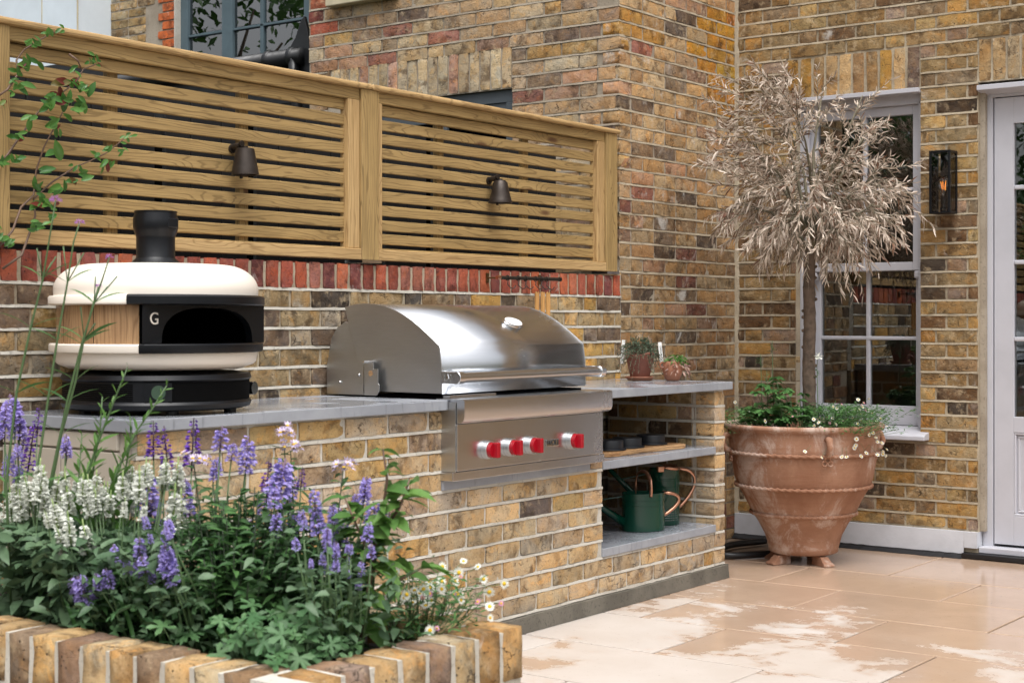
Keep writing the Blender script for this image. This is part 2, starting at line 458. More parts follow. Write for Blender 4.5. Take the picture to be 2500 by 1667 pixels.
# ------------------------------------------------------------------ mesh helpers
class MB:
    def __init__(s):
        s.v = []; s.f = []; s.mi = []; s.m = 0
    def add(s, vs, fs):
        o = len(s.v)
        s.v += [tuple(p) for p in vs]
        s.f += [tuple(i + o for i in f) for f in fs]
        s.mi += [s.m] * len(fs)
        return s
    def box(s, x0, x1, y0, y1, z0, z1):
        vs = [(x0,y0,z0),(x1,y0,z0),(x1,y1,z0),(x0,y1,z0),(x0,y0,z1),(x1,y0,z1),(x1,y1,z1),(x0,y1,z1)]
        return s.add(vs, [(0,3,2,1),(4,5,6,7),(0,1,5,4),(1,2,6,5),(2,3,7,6),(3,0,4,7)])
    def tube(s, pts, rad, n=8, cap=True, flat=1.0):
        pts = [V(p) for p in pts]
        if not isinstance(rad, (list, tuple)):
            rad = [rad] * len(pts)
        vs = []; up = None
        for i, p in enumerate(pts):
            a = pts[max(i - 1, 0)]; b = pts[min(i + 1, len(pts) - 1)]
            d = (b - a)
            d = d.normalized() if d.length > 1e-9 else V((0, 0, 1))
            if up is None:
                up = d.orthogonal().normalized() if abs(d.z) > .95 else V((0, 0, 1))
            sd = d.cross(up)
            if sd.length < 1e-4:
                sd = d.orthogonal()
            sd.normalize(); up = sd.cross(d).normalized()
            for k in range(n):
                t = 2 * math.pi * k / n
                vs.append(p + sd * math.cos(t) * rad[i] + up * math.sin(t) * rad[i] * flat)
        fs = []
        for i in range(len(pts) - 1):
            for k in range(n):
                a = i * n + k; b = i * n + (k + 1) % n
                fs.append((a, b, b + n, a + n))
        if cap:
            fs.append(tuple(range(n - 1, -1, -1)))
            o = (len(pts) - 1) * n
            fs.append(tuple(o + k for k in range(n)))
        return s.add(vs, fs)
    def lathe(s, prof, n=32, c=(0, 0, 0), a0=0.0, a1=None, sx=1.0, sy=1.0, fn=None):
        full = a1 is None
        if full:
            a1 = a0 + 2 * math.pi
        m = n if full else n + 1
        vs = []
        for r, z in prof:
            for k in range(m):
                t = a0 + (a1 - a0) * k / n
                q = fn(t, r, z) if fn else (r, z)
                vs.append((c[0] + q[0] * math.cos(t) * sx, c[1] + q[0] * math.sin(t) * sy, c[2] + q[1]))
        fs = []
        for i in range(len(prof) - 1):
            for k in range(n):
                a = i * m + k; b = i * m + ((k + 1) % m if full else k + 1)
                fs.append((a, b, b + m, a + m))
        return s.add(vs, fs)
    def disc(s, c, r, n=24, nrm=(0, 0, 1)):
        nrm = V(nrm).normalized(); sd = nrm.orthogonal().normalized(); up = nrm.cross(sd)
        c = V(c)
        return s.add([c + sd * math.cos(2*math.pi*k/n) * r + up * math.sin(2*math.pi*k/n) * r for k in range(n)], [tuple(range(n))])
    def prism(s, poly, axis, a, b):
        """extrude a 2-D polygon along axis ('x','y','z') from a to b"""
        def mk(p, t):
            return {'x': (t, p[0], p[1]), 'y': (p[0], t, p[1]), 'z': (p[0], p[1], t)}[axis]
        n = len(poly)
        vs = [mk(p, a) for p in poly] + [mk(p, b) for p in poly]
        fs = [tuple(range(n - 1, -1, -1)), tuple(range(n, 2 * n))]
        for i in range(n):
            j = (i + 1) % n
            fs.append((i, j, j + n, i + n))
        return s.add(vs, fs)
    def leaf(s, p, d, L, w, droop=.2, segs=3, roll=None, fold=.0, sh=.8, wob=0.0):
        p = V(p); d = V(d).normalized()
        sd = d.cross(ZUP)
        if sd.length < .05:
            sd = V((1, 0, 0))
        sd.normalize()
        if roll is not None:
            sd = Matrix.Rotation(roll, 3, d) @ sd
        nm = sd.cross(d)
        vs = []; k = 3 if fold else 2
        for i in range(segs + 1):
            t = i / segs
            q = p + d * L * t - ZUP * droop * L * t * t + nm * wob * L * math.sin(t * 4)
            ww = w * .5 * max(math.sin(math.pi * (.06 + .94 * t)), 0.0) ** sh + (.0004 if i == segs else 0)
            if k == 2:
                vs += [q - sd * ww, q + sd * ww]
            else:
                vs += [q - sd * ww + nm * ww * fold, q, q + sd * ww + nm * ww * fold]
        fs = []
        for i in range(segs):
            for j in range(k - 1):
                a = i * k + j
                fs.append((a, a + 1, a + k + 1, a + k))
        return s.add(vs, fs)
    def mesh(s, name, mats, smooth=True, recalc=False):
        me = bpy.data.meshes.new(name)
        me.from_pydata(s.v, [], s.f)
        mats = mats if isinstance(mats, (list, tuple)) else [mats]
        for m in mats:
            me.materials.append(M[m] if isinstance(m, str) else m)
        if len(mats) > 1:
            me.polygons.foreach_set('material_index', s.mi)
        if smooth:
            me.polygons.foreach_set('use_smooth', [True] * len(me.polygons))
        if recalc:
            bm = bmesh.new(); bm.from_mesh(me)
            bmesh.ops.recalc_face_normals(bm, faces=bm.faces)
            bm.to_mesh(me); bm.free()
        me.update()
        return me

WM = {}

def put(name, data, parent=None, loc=(0, 0, 0), rot=(0, 0, 0), scale=(1, 1, 1)):
    """link an object given in world coordinates, under a parent if there is one"""
    o = bpy.data.objects.new(name, data)
    COL.objects.link(o)
    o.location = loc; o.rotation_euler = rot; o.scale = scale
    WM[o.name] = Matrix.LocRotScale(V(loc), Euler(rot), V(scale))
    if parent is not None:
        o.parent = parent
        o.matrix_parent_inverse = WM[parent.name].inverted()
    return o

def thing(name, label, cat, loc, group=None):
    o = put(name, None, None, loc)
    o.empty_display_size = .1
    return tag(o, label, cat, group)

def tag(o, label, cat, group=None):
    o['label'] = label; o['category'] = cat
    if group:
        o['group'] = group
    return o

def struct(o):
    o['kind'] = 'structure'
    return o

def part(name, mb, mat, parent, smooth=False, bevel=0.0, recalc=True, auto=None, seg=2):
    """a mesh whose vertices are in world coordinates; its origin is moved to its middle"""
    vs = [V(p) for p in mb.v]
    lo = V((min(p.x for p in vs), min(p.y for p in vs), min(p.z for p in vs)))
    hi = V((max(p.x for p in vs), max(p.y for p in vs), max(p.z for p in vs)))
    c = (lo + hi) / 2
    mb.v = [tuple(p - c) for p in vs]
    me = mb.mesh(name, mat, smooth, recalc)
    if auto:
        for p in me.polygons:
            p.use_smooth = True
        try:
            me.set_sharp_from_angle(angle=R(auto))
        except Exception:
            pass
    o = put(name, me, parent, c)
    if bevel:
        b = o.modifiers.new('bevel', 'BEVEL')
        b.width = bevel; b.segments = seg; b.limit_method = 'ANGLE'; b.angle_limit = R(40)
    return o

def boxpart(name, x0, x1, y0, y1, z0, z1, mat, parent, bevel=.002):
    return part(name, MB().box(x0, x1, y0, y1, z0, z1), mat, parent, bevel=bevel)

def board(name, a, b, wid, th, mat, parent, up=(0, 0, 1), bevel=.003, tilt=0):
    """timber board from a to b, its grain along local x; wid along up, th across"""
    a = V(a); b = V(b); d = b - a; L = d.length; x = d.normalized()
    z = V(up); z = (z - x * z.dot(x)).normalized(); y = z.cross(x)
    me = MB().box(-L/2, L/2, -th/2, th/2, -wid/2, wid/2).mesh(name, mat, False)
    rot = Matrix((x, y, z)).transposed().to_euler()
    o = put(name, me, parent, (a + b) / 2, rot)
    bv = o.modifiers.new('bevel', 'BEVEL'); bv.width = bevel; bv.segments = 2
    return o

def text_mesh(txt, size, ext, mat, name):
    cu = bpy.data.curves.new(name, 'FONT')
    cu.body = txt; cu.size = size; cu.extrude = ext; cu.align_x = 'CENTER'; cu.align_y = 'CENTER'
    o = bpy.data.objects.new(name, cu)
    COL.objects.link(o)
    dg = bpy.context.evaluated_depsgraph_get()
    me = bpy.data.meshes.new_from_object(o.evaluated_get(dg))
    bpy.data.objects.remove(o); bpy.data.curves.remove(cu)
    me.name = name; me.materials.clear(); me.materials.append(M[mat])
    return me

# ------------------------------------------------------------------ bricks
def brick_mesh(L, H, D, nx, nz, seed, mat, rough=.0034, name='brick'):
    """rough-faced brick: front in the x-z plane at y = 0, body towards +y"""
    rnd = random.Random(seed)
    off = V((rnd.random() * 50, rnd.random() * 50, rnd.random() * 50))
    vs = []; fs = []
    tilt = rnd.uniform(-.0018, .0018)
    for j in range(nz + 1):
        for i in range(nx + 1):
            u = i / nx - .5; v = j / nz - .5
            ex = i in (0, nx); ez = j in (0, nz)
            x = u * L; z = v * H
            nn = mnoise.noise(off + V((x * 38, 0, z * 38)))
            y = nn * rough * 1.5 + tilt * u * 2 + rnd.uniform(-.0010, .0010)
            if ex or ez:
                y += .0008 + rnd.random() * .0016
                if ex: x += -math.copysign(abs(rnd.gauss(0, .0012)), u)
                if ez: z += -math.copysign(abs(rnd.gauss(0, .0014)) - .0022 * mnoise.noise(off + V((x * 26, 5 + v * 9, 0))), v)
                if ex and ez and rnd.random() < .25:
                    x *= .988; z *= .95; y += .002
            vs.append((x, y, z))
    for j in range(nz):
        for i in range(nx):
            a = j * (nx + 1) + i
            fs.append((a, a + 1, a + nx + 2, a + nx + 1))
    ring = [i for i in range(nx + 1)] + [j * (nx + 1) + nx for j in range(1, nz + 1)] + \
           [nz * (nx + 1) + i for i in range(nx - 1, -1, -1)] + [j * (nx + 1) for j in range(nz - 1, 0, -1)]
    n = len(ring); o = len(vs)
    for k in ring:
        vs.append((vs[k][0], D, vs[k][2]))
    for k in ring:
        vs.append(vs[k])
    for k in range(n):
        a = o + n + k; b = o + n + (k + 1) % n
        fs.append((b, a, o + k, o + (k + 1) % n))
    mb = MB().add(vs, fs)
    me = mb.mesh(name, mat, True)
    return me

def variants(mat, n=10):
    return {'S': [brick_mesh(.2150, .0640, .10, 9, 3, 100 + i, mat) for i in range(n)],
            'H': [brick_mesh(.1030, .0640, .10, 5, 3, 200 + i, mat) for i in range(n)]}

BV = {k: variants(k) for k in ('brick', 'brick_eff', 'red')}

PAL = {
    'house': [(3, (.235, .160, .082)), (3, (.27, .195, .11)), (1.5, (.32, .20, .085)), (2.4, (.20, .150, .10)),
              (1.5, (.135, .085, .050)), (.8, (.07, .052, .038)), (1.2, (.26, .19, .145)), (1.0, (.37, .27, .14))],
    'wing':  [(3, (.44, .33, .20)), (3, (.40, .285, .18)), (2.4, (.48, .385, .26)), (1.2, (.40, .25, .175)),
              (1.0, (.27, .195, .14)), (.6, (.17, .125, .10)), (.6, (.40, .26, .11)), (.3, (.28, .13, .10))],
    'side':  [(3, (.31, .215, .125)), (3, (.28, .185, .11)), (2, (.34, .25, .155)), (1.6, (.30, .19, .13)),
              (1.2, (.19, .14, .10)), (.6, (.12, .09, .07)), (.35, (.20, .095, .075))],
    'garden': [(3, (.25, .19, .115)), (3, (.31, .235, .14)), (2, (.20, .15, .10)), (1.6, (.13, .10, .08)),
               (1.2, (.34, .22, .09)), (.6, (.08, .066, .055)), (1, (.30, .25, .19))],
    'counter': [(4, (.49, .37, .225)), (3, (.48, .38, .265)), (1.6, (.47, .32, .14)), (2.4, (.43, .345, .255)),
                (.7, (.29, .22, .16)), (.3, (.13, .10, .085)), (.2, (.28, .28, .29))],
    'red': [(3, (.36, .085, .045)), (3, (.27, .065, .045)), (2, (.43, .115, .05)), (1.5, (.20, .055, .05)), (1, (.30, .11, .08))],
    'far': [(3, (.30, .22, .12)), (2, (.22, .16, .10)), (2, (.36, .29, .19)), (1, (.25, .11, .08)), (1, (.40, .38, .33))],
}

def pick(rnd, pal):
    p = PAL[pal]; t = rnd.random() * sum(a for a, _ in p)
    for a, c in p:
        t -= a
        if t <= 0:
            break
    k = rnd.uniform(.76, 1.26) if pal in ('house', 'side', 'garden') else rnd.uniform(.78, 1.24)
    h = rnd.uniform(-.05, .05)
    c = (c[0] * k * (1 + h), c[1] * k, c[2] * k * (1 - h))
    g_ = sum(c) / 3; s_ = {'red': .92, 'wing': .98, 'wsold': .95, 'counter': 1.0, 'cope': .95}.get(pal, 1.16)
    return tuple(max(.01, g_ + (x - g_) * s_) for x in c)

def courses(u0, u1, z0, z1, zb, bond, rnd, openings=(), e0=(0, 0), e1=(0, 0), pitch=.075):
    """list of (u, z, length, height) for every brick of a wall face; zb is a bed joint height"""
    out = []
    k0 = math.floor((z0 - zb) / pitch - .01); k1 = math.ceil((z1 - zb) / pitch)
    for k in range(k0, k1):
        za = zb + k * pitch + .005; zt = za + .065
        za_, zt_ = max(za, z0), min(zt, z1)
        if zt_ - za_ < .025:
            continue
        zc = (za_ + zt_) / 2; h = zt_ - za_
        a0 = u0 + e0[k % 2]; a1 = u1 - e1[k % 2]
        seq = []
        if bond == 'flemish':
            u = u0 - .3375 * (1 + (k % 2) * .5) + .006
            while u < u1:
                seq += [(u, .215), (u + .225, .1025)]; u += .3375
        else:
            u = u0 - .225 * (1 + (k % 2) * .5) + .01
            while u < u1:
                if bond == 'mix' and rnd.random() < .2:
                    seq.append((u, .1025)); u += .1125
                else:
                    seq.append((u, .215)); u += .225
        for ua, L in seq:
            iv = [(max(ua, a0), min(ua + L, a1))]
            for (oa, ob, oz0, oz1) in openings:
                if zc > oz0 and zc < oz1:
                    nv = []
                    for p, q in iv:
                        if q <= oa or p >= ob:
                            nv.append((p, q))
                        else:
                            if p < oa: nv.append((p, oa))
                            if q > ob: nv.append((ob, q))
                    iv = nv
            for p, q in iv:
                if q - p > .03:
                    out.append(((p + q) / 2, zc, q - p, h))
    return out

def beds(parent, O, U, rotz, u0, u1, z0, z1, zb, mat, openings=(), pitch=.075, proud=.0004, hh=.0054):
    """struck bed joints: a ribbon of pointing along every course"""
    O = V(O); U = V(U); n = V((math.sin(rotz), -math.cos(rotz), 0)); mb = MB()
    k0 = math.ceil((z0 - zb) / pitch - .01); k1 = math.floor((z1 - zb) / pitch + .01)
    for k in range(k0, k1 + 1):
        z = zb + k * pitch
        iv = [(u0, u1)]
        for (oa, ob, oz0, oz1) in openings:
            if oz0 - .001 < z < oz1 + .001:
                nv = []
                for p, q in iv:
                    if q <= oa or p >= ob: nv.append((p, q)); continue
                    if p < oa: nv.append((p, oa))
                    if q > ob: nv.append((ob, q))
                iv = nv
        for p, q in iv:
            if q - p < .02: continue
            m = max(2, int((q - p) / .035)); vs = []; fs = []
            for i in range(m + 1):
                u = p + (q - p) * i / m; b = O + U * u
                w1 = hh + .0022 * mnoise.noise(V((u * 23, z * 7, 1))) + .0012 * mnoise.noise(V((u * 70, z * 7, 2)))
                w0 = hh + .0022 * mnoise.noise(V((u * 23, z * 7, 5))) + .0012 * mnoise.noise(V((u * 70, z * 7, 6)))
                dz = .0016 * mnoise.noise(V((u * 4, z * 3, 8)))
                pr_ = proud + .0010 * mnoise.noise(V((u * 17, z * 9, 3)))
                for (dd, zz) in ((-.012, -w0), (pr_ + .0008, -w0 * .95), (pr_ - .0012, w1), (-.012, w1)):
                    c = b + n * dd; vs.append((c.x, c.y, z + dz + zz))
                if i:
                    a = 4 * i - 4
                    fs += [(a, a + 4, a + 5, a + 1), (a + 1, a + 5, a + 6, a + 2), (a + 2, a + 6, a + 7, a + 3)]
            mb.add(vs, fs)
    return part('pointing', mb, mat, parent, recalc=False)

def lay(parent, lst, O, U, mat, pal, rnd, rotz, name='brick', fn=None, zwob=.0015):
    """each brick an object of its own"""
    O = V(O); U = V(U)
    for (u, z, L, h) in lst:
        kind = 'S' if L > .155 else 'H'
        me = rnd.choice(BV[mat][kind])
        p = O + U * u
        c = pick(rnd, pal)
        mm = me
        if fn:
            r = fn(u, z, c)
            if r: c = r
        n = V((math.sin(rotz), -math.cos(rotz), 0))
        p = p + n * rnd.uniform(-.0015, .0025)
        o = put(name, mm, parent, (p.x, p.y, z + rnd.uniform(-zwob, zwob)),
                (0, rnd.uniform(-.006, .006) if L > .1 else 0, rotz),
                (L / (.215 if kind == 'S' else .1025) * rnd.uniform(.985, 1.005), 1, h / .065 * rnd.uniform(.96, 1.03)))
        o.color = (*c, 1)

def lay_stuff(parent, lst, O, U, mat, pal, rnd, rotz, name):
    """the bricks past the edge of the view, joined"""
    O = V(O); U = V(U); vs = []; fs = []; cols = []
    rm = Matrix.Rotation(rotz, 3, 'Z')
    for (u, z, L, h) in lst:
        p = O + U * u; o = len(vs)
        for (x, y, zz) in [(-L/2,0,-h/2),(L/2,0,-h/2),(L/2,0,h/2),(-L/2,0,h/2),(-L/2,.02,-h/2),(L/2,.02,-h/2),(L/2,.02,h/2),(-L/2,.02,h/2)]:
            q = rm @ V((x, y, zz)); vs.append((p.x + q.x, p.y + q.y, z + q.z))
        c = pick(rnd, pal); cols += [c] * 8
        for f in [(0,1,2,3),(1,5,6,2),(3,2,6,7),(0,4,5,1),(0,3,7,4)]:
            fs.append(tuple(o + i for i in f))
    if not vs:
        return None
    me = MB().add(vs, fs).mesh(name, mat, False)
    at = me.color_attributes.new('tone', 'FLOAT_COLOR', 'POINT')
    at.data.foreach_set('color', [x for c in cols for x in (*c, 1)])
    o = put(name, me, parent)
    o['kind'] = 'stuff'
    return o

# ================================================================== SETTING
rnd = random.Random(11)
g = struct(part('ground', MB().box(-120, 120, -120, 120, -.30, -.06), 'ground', None))

# paving: staggered flags, each one a stone
patio = struct(part('patio', MB().box(-2.0, 7.88, -4.0, 4.30, -.055, -.006), M['joint'], None))
rows = [7.885, 7.13, 6.605, 6.05, 5.515, 4.945, 4.39, 3.83, 3.27, 2.71, 2.15, 1.59, 1.03, .47]
for i in range(len(rows) - 1):
    xa, xb = rows[i + 1], rows[i]
    y0 = (3.0 if i % 2 == 0 else 3.41) + .87
    j = 0
    while y0 > -2.2:
        ya, yb = y0 - .87, y0
        y0 -= .87
        if yb > 4.2: yb = 4.2
        if yb - ya < .05: continue
        if xb < 6.5 and ya > 3.66: continue
        g_ = .0046
        lx, ly = (xb - xa) - 2 * g_, (yb - ya) - 2 * g_
        me = MB().box(-lx/2, lx/2, -ly/2, ly/2, -.03, 0).mesh('paving_stone', 'paving', False)
        o = put('paving_stone', me, patio, ((xa+xb)/2, (ya+yb)/2, rnd.uniform(-.0008, .0008)), (rnd.uniform(-.0012, .0012), rnd.uniform(-.0012, .0012), 0))
        bv = o.modifiers.new('bevel', 'BEVEL'); bv.width = .004; bv.segments = 2

# ------------------------------------------------------------------ house: rear wall with window and door
HX = 7.90
house = thing('house', 'brown stock brick house wall with pale grey sash window and glazed door', 'house', (HX, 3.0, 0))
O = (HX, 4.24, 0); U = (0, -1, 0)
win = (4.24 - 3.865, 4.24 - 3.142, .615, 2.46)      # u from the corner
door = (4.24 - 2.833, 4.24 - 1.55, -.1, 2.46)
mb = MB()
def wall_boxes(mb, ops, u0, u1, z0, z1, tobox):
    us = sorted({u0, u1, *[o[0] for o in ops], *[o[1] for o in ops]}); zs = sorted({z0, z1, *[o[2] for o in ops], *[o[3] for o in ops]})
    us = [u for u in us if u0 <= u <= u1]; zs = [z for z in zs if z0 <= z <= z1]
    for i in range(len(us) - 1):
        for j in range(len(zs) - 1):
            uc = (us[i] + us[i+1]) / 2; zc = (zs[j] + zs[j+1]) / 2
            if any(o[0] < uc < o[1] and o[2] < zc < o[3] for o in ops): continue
            tobox(mb, us[i], us[i+1], zs[j], zs[j+1])
wall_boxes(mb, [win, door], 0.0, 5.5, -.05, 5.2, lambda m, a, b, c, d: m.box(HX + .006, HX + .11, 4.24 - b, 4.24 - a, c, d))
hw = part('wall', mb, 'mortar', house)
sold1 = (win[0] - .055, win[1] + .0, 2.46, 2.685)
sold2 = (door[0] - .0, door[1] + .05, 2.46, 2.685)
ops = [(win[0], win[1], win[2], 2.46), sold1, (door[0], door[1], -.1, 2.46), sold2]
lst = courses(0, 2.2, .145, 3.20, .135, 'flemish', rnd, ops)
lay(hw, lst, O, U, 'brick', 'house', rnd, R(-90))
beds(hw, O, U, R(-90), 0.0, 2.2, .145, 3.2, .135, 'mortar', ops)
lst = courses(0, 2.2, 3.21, 5.1, .135, 'flemish', rnd) + courses(2.215, 5.4, .1, 5.1, .135, 'flemish', rnd, ops)
lay_stuff(hw, lst, O, U, 'brick_stuff', 'house', rnd, R(-90), 'upper_brickwork')
def soldiers(parent, O, U, u0, u1, z0, z1, mat, pal, rotz, pitch=.0758, wd=.0655, name='brick', lim=None):
    n = max(1, round((u1 - u0) / pitch)); p = (u1 - u0) / n
    hgt = z1 - z0 - .01
    kind = 'S' if hgt > .15 else 'H'
    for i in range(n):
        u = u0 + (i + .5) * p
        if lim and u > lim: break
        q = V(O) + V(U) * u
        o = put(name, rnd.choice(BV[mat][kind]), parent, (q.x, q.y, (z0 + z1) / 2),
                (rnd.uniform(-.004, .004), R(90) + rnd.uniform(-.015, .015), rotz), (hgt / (.215 if kind == 'S' else .1025), 1, wd / .065 * rnd.uniform(.93, 1.03)))
        o.color = (*pick(rnd, pal), 1)
PAL['sold'] = [(3, (.31, .22, .125)), (1.5, (.34, .21, .075)), (2, (.37, .29, .19)), (1, (.25, .17, .10)), (.4, (.14, .10, .08))]
soldiers(hw, O, U, sold1[0], sold1[1], sold1[2], sold1[3], 'brick', 'sold', R(-90))
soldiers(hw, O, U, sold2[0], sold2[1], sold2[2], sold2[3], 'brick', 'sold', R(-90), lim=2.1)
part('corner_pointing', MB().prism([(HX - .012, 4.24), (HX + .004, 4.24), (HX + .004, 4.215), (HX - .006, 4.226)], 'z', 0.02, 3.6), 'mortar', house)

# skirting of white masonry paint, with a ragged bottom
poly = []
ys = [4.235 - i * (4.235 - 2.90) / 40 for i in range(41)]
mbk = MB(); vs = []; fs = []
for i, y in enumerate(ys):
    zb = .018 + .010 * mnoise.noise(V((y * 9, 3, 0)))
    vs += [(HX - .022, y, zb), (HX - .018, y, .137), (HX + .03, y, .137)]
    if i:
        a = (i - 1) * 3; fs += [(a, a + 3, a + 4, a + 1), (a + 1, a + 4, a + 5, a + 2)]
mbk.add(vs, fs)
mbk.box(HX - .018, HX + .075, 2.832, 2.8995, .055, .137)
part('skirting', mbk, 'paint_white', house)
mbk = MB(); vs = []; fs = []
for i, y in enumerate(ys):
    zz = .004 + .006 * abs(mnoise.noise(V((y * 14, 7, 0))))
    vs += [(HX - .055 - .02 * abs(mnoise.noise(V((y * 6, 1, 0)))), y, .0012), (HX - .028, y, zz + .012), (HX - .012, y, .035)]
    if i:
        a = (i - 1) * 3; fs += [(a, a + 3, a + 4, a + 1), (a + 1, a + 4, a + 5, a + 2)]
mbk.add(vs, fs)
part('damp_seal', mbk, 'rubber', house)

# --- sash window
WX = HX + .055
ya, yb = 3.142, 3.865
mb = MB()
mb.box(WX, WX + .1, yb - .055, yb, .66, 2.40); mb.box(WX, WX + .1, ya, ya + .034, .66, 2.40)
mb.box(WX, WX + .1, ya, yb, 2.385, 2.458)
wdw = part('window', mb, 'paint', house, bevel=.003)
mb = MB(); mb.box(HX - .028, WX + .02, ya + .001, yb - .001, 2.436, 2.4595)
part('head_drip', mb, 'paint', wdw, bevel=.002)
part('sill', MB().prism([(HX - .07, .600), (HX - .07, .622), (HX - .058, .632), (WX + .06, .664), (WX + .06, .60)], 'y', ya - .048, yb + .048), 'paint', wdw, bevel=.004)
iL, iR = yb - .055, ya + .034
def sash(x, z0, z1, rail_b, rail_t, bars, nm):
    mb = MB(); st = .040
    mb.box(x, x + .04, iL - st, iL, z0, z1); mb.box(x, x + .04, iR, iR + st, z0, z1)
    mb.box(x, x + .04, iR + st, iL - st, z0, z0 + rail_b); mb.box(x, x + .04, iR + st, iL - st, z1 - rail_t, z1)
    s_ = part('sash', mb, 'paint', wdw, bevel=.003)
    mid = (iL + iR) / 2
    zz = [z0 + rail_b] + bars + [z1 - rail_t]
    part('glazing_bar', MB().box(x + .004, x + .036, mid - .011, mid + .011, z0 + rail_b, z1 - rail_t), 'paint', wdw, bevel=.005)
    for bz in bars:
        part('glazing_bar', MB().box(x + .002, x + .037, iR + st, iL - st, bz - .010, bz + .010), 'paint', wdw, bevel=.005)
    for k in range(len(zz) - 1):
        for (p, q) in ((iR + st, mid), (mid, iL - st)):
            o = part('pane', MB().box(x + .022, x + .025, p, q, zz[k], zz[k+1]), 'glass', wdw)
            o.rotation_euler = (0, rnd.uniform(-.004, .004), rnd.uniform(-.006, .006))
sash(WX + .025, 1.500, 2.385, .045, .05, [1.935], 'upper')
sash(WX + .068, .664, 1.545, .105, .045, [1.135], 'lower')
mb = MB(); mb.box(WX + .025, WX + .065, iR + .004, iR + .036, 1.455, 1.50); mb.box(WX + .025, WX + .065, iL - .036, iL - .004, 1.455, 1.50)
part('sash_horn', mb, 'paint', wdw, bevel=.01)
# room behind the glass
mb = MB(); x0, x1, y0, y1, z0, z1 = HX + .16, HX + 2.6, 1.6, 4.2, .0, 2.9
mb.add([(x0,y0,z0),(x1,y0,z0),(x1,y1,z0),(x0,y1,z0),(x0,y0,z1),(x1,y0,z1),(x1,y1,z1),(x0,y1,z1)], [(0,1,2,3),(4,7,6,5),(0,4,5,1),(1,5,6,2),(2,6,7,3)])
part('room', mb, 'room', house, recalc=False)

# --- glazed door
DX = HX + .075
mb = MB(); mb.box(DX - .01, DX + .06, 2.778, 2.829, .03, 2.43); mb.box(DX - .01, DX + .06, 1.55, 2.778, 2.385, 2.43)
dr = part('door', mb, 'paint', house, bevel=.002)
mb = MB(); L0, L1 = 2.773, 1.88
mb.box(DX, DX + .045, L0 - .101, L0, .075, 2.38); mb.box(DX, DX + .045, L1, L1 + .11, .075, 2.38)
mb.box(DX, DX + .045, L1 + .11, L0 - .101, 2.245, 2.38); mb.box(DX, DX + .045, L1 + .11, L0 - .101, .655, .735)
mb.box(DX, DX + .045, L1 + .11, L0 - .101, .075, .225)
part('leaf', mb, 'paint', dr, bevel=.002)
part('panel', MB().box(DX + .016, DX + .03, L1 + .11, L0 - .101, .225, .655), 'paint', dr)
mb = MB()
for k, (a, dx) in enumerate(((0, .002), (.018, .010))):
    p, q, r_, s_ = L1 + .11 + a, L0 - .101 - a, .225 + a, .655 - a
    t = .012
    mb.box(DX + dx, DX + .02, p, q, r_, r_ + t); mb.box(DX + dx, DX + .02, p, q, s_ - t, s_)
    mb.box(DX + dx, DX + .02, p, p + t, r_ + t, s_ - t); mb.box(DX + dx, DX + .02, q - t, q, r_ + t, s_ - t)
part('panel_moulding', mb, 'paint', dr, bevel=.004)
zz = [.735, 1.135, 1.53, 1.915, 2.245]
for bz in zz[1:-1]:
    part('glazing_bar', MB().box(DX + .002, DX + .04, L1 + .11, L0 - .101, bz - .011, bz + .011), 'paint', dr, bevel=.005)
for k in range(4):
    part('pane', MB().box(DX + .022, DX + .026, L1 + .11, L0 - .101, zz[k], zz[k+1]), 'glass', dr)
part('head_drip', MB().prism([(HX - .03, 2.415), (HX - .03, 2.44), (DX, 2.458), (DX, 2.40)], 'y', 1.55, 2.829), 'paint', dr, bevel=.002)
part('frame_sealant', MB().box(HX + .03, DX - .012, 2.805, 2.832, .14, 2.44), 'mortar_grey', dr)
part('threshold', MB().box(HX - .045, DX + .05, 1.55, 2.905, .004, .030), 'rubber', dr, bevel=.004)
part('threshold_sill', MB().box(HX + .0, DX + .06, 1.55, 2.829, .031, .062), 'paint', dr, bevel=.004)

# ------------------------------------------------------------------ neighbouring house: wing beside the fence, main rear wall behind
NX = 6.665; WB = .052
nb = thing('neighbour_house', 'pale yellow stock brick neighbouring house with rear wing rising behind the slatted fence', 'house', (NX, 4.24, 0))
# wing face towards the garden end (faces -x): u = 6.40 - y
On = (NX, 6.40, 0)
nw = (0.0, 6.40 - 4.914, -.3, 2.468)
mb = MB()
wall_boxes(mb, [(0.25, nw[1], .0, 2.468)], 0.0, 2.16 - .012, -.3, 5.2, lambda m, a, b, c, d: m.box(NX + .006, NX + .12, 6.40 - b, 6.40 - a, c, d))
mb.box(NX + .0105, HX, 4.2438, 4.36, -.3, 5.2)
mb.box(NX + .05, 8.7, 6.30, 6.395, -.3, 5.2)
ww = part('wall', mb, 'mortar_grey', nb)
ops = [(.15, nw[1], -.3, 2.468), (.15, nw[1], 2.468, 2.692)]
cs = courses(0, 2.16, 1.42, 3.22, WB, 'mix', rnd, ops, e1=(0, .1125))
def wingtone(u, z, c):
    if u < .20 and z > 2.93: return pick(rnd, 'red')
beds(ww, On, (0, -1, 0), R(-90), 0.0, 2.16, 1.9, 3.2, WB, 'mortar_grey', ops)
lay(ww, [c for c in cs if c[1] > 1.9], On, (0, -1, 0), 'brick', 'wing', rnd, R(-90), fn=wingtone)
PAL['wsold'] = [(3, (.46, .36, .23)), (2, (.50, .41, .28)), (1, (.40, .28, .17)), (1, (.50, .30, .22))]
soldiers(ww, On, (0, -1, 0), .10, nw[1], 2.468, 2.692, 'brick', 'wsold', R(-90), pitch=.0745)
lst = courses(0, 2.16, 3.225, 5.1, WB, 'mix', rnd, [], e1=(0, .1125)) + [c for c in cs if c[1] <= 1.9]
lay_stuff(ww, lst, On, (0, -1, 0), 'brick_stuff', 'wing', rnd, R(-90), 'upper_brickwork')
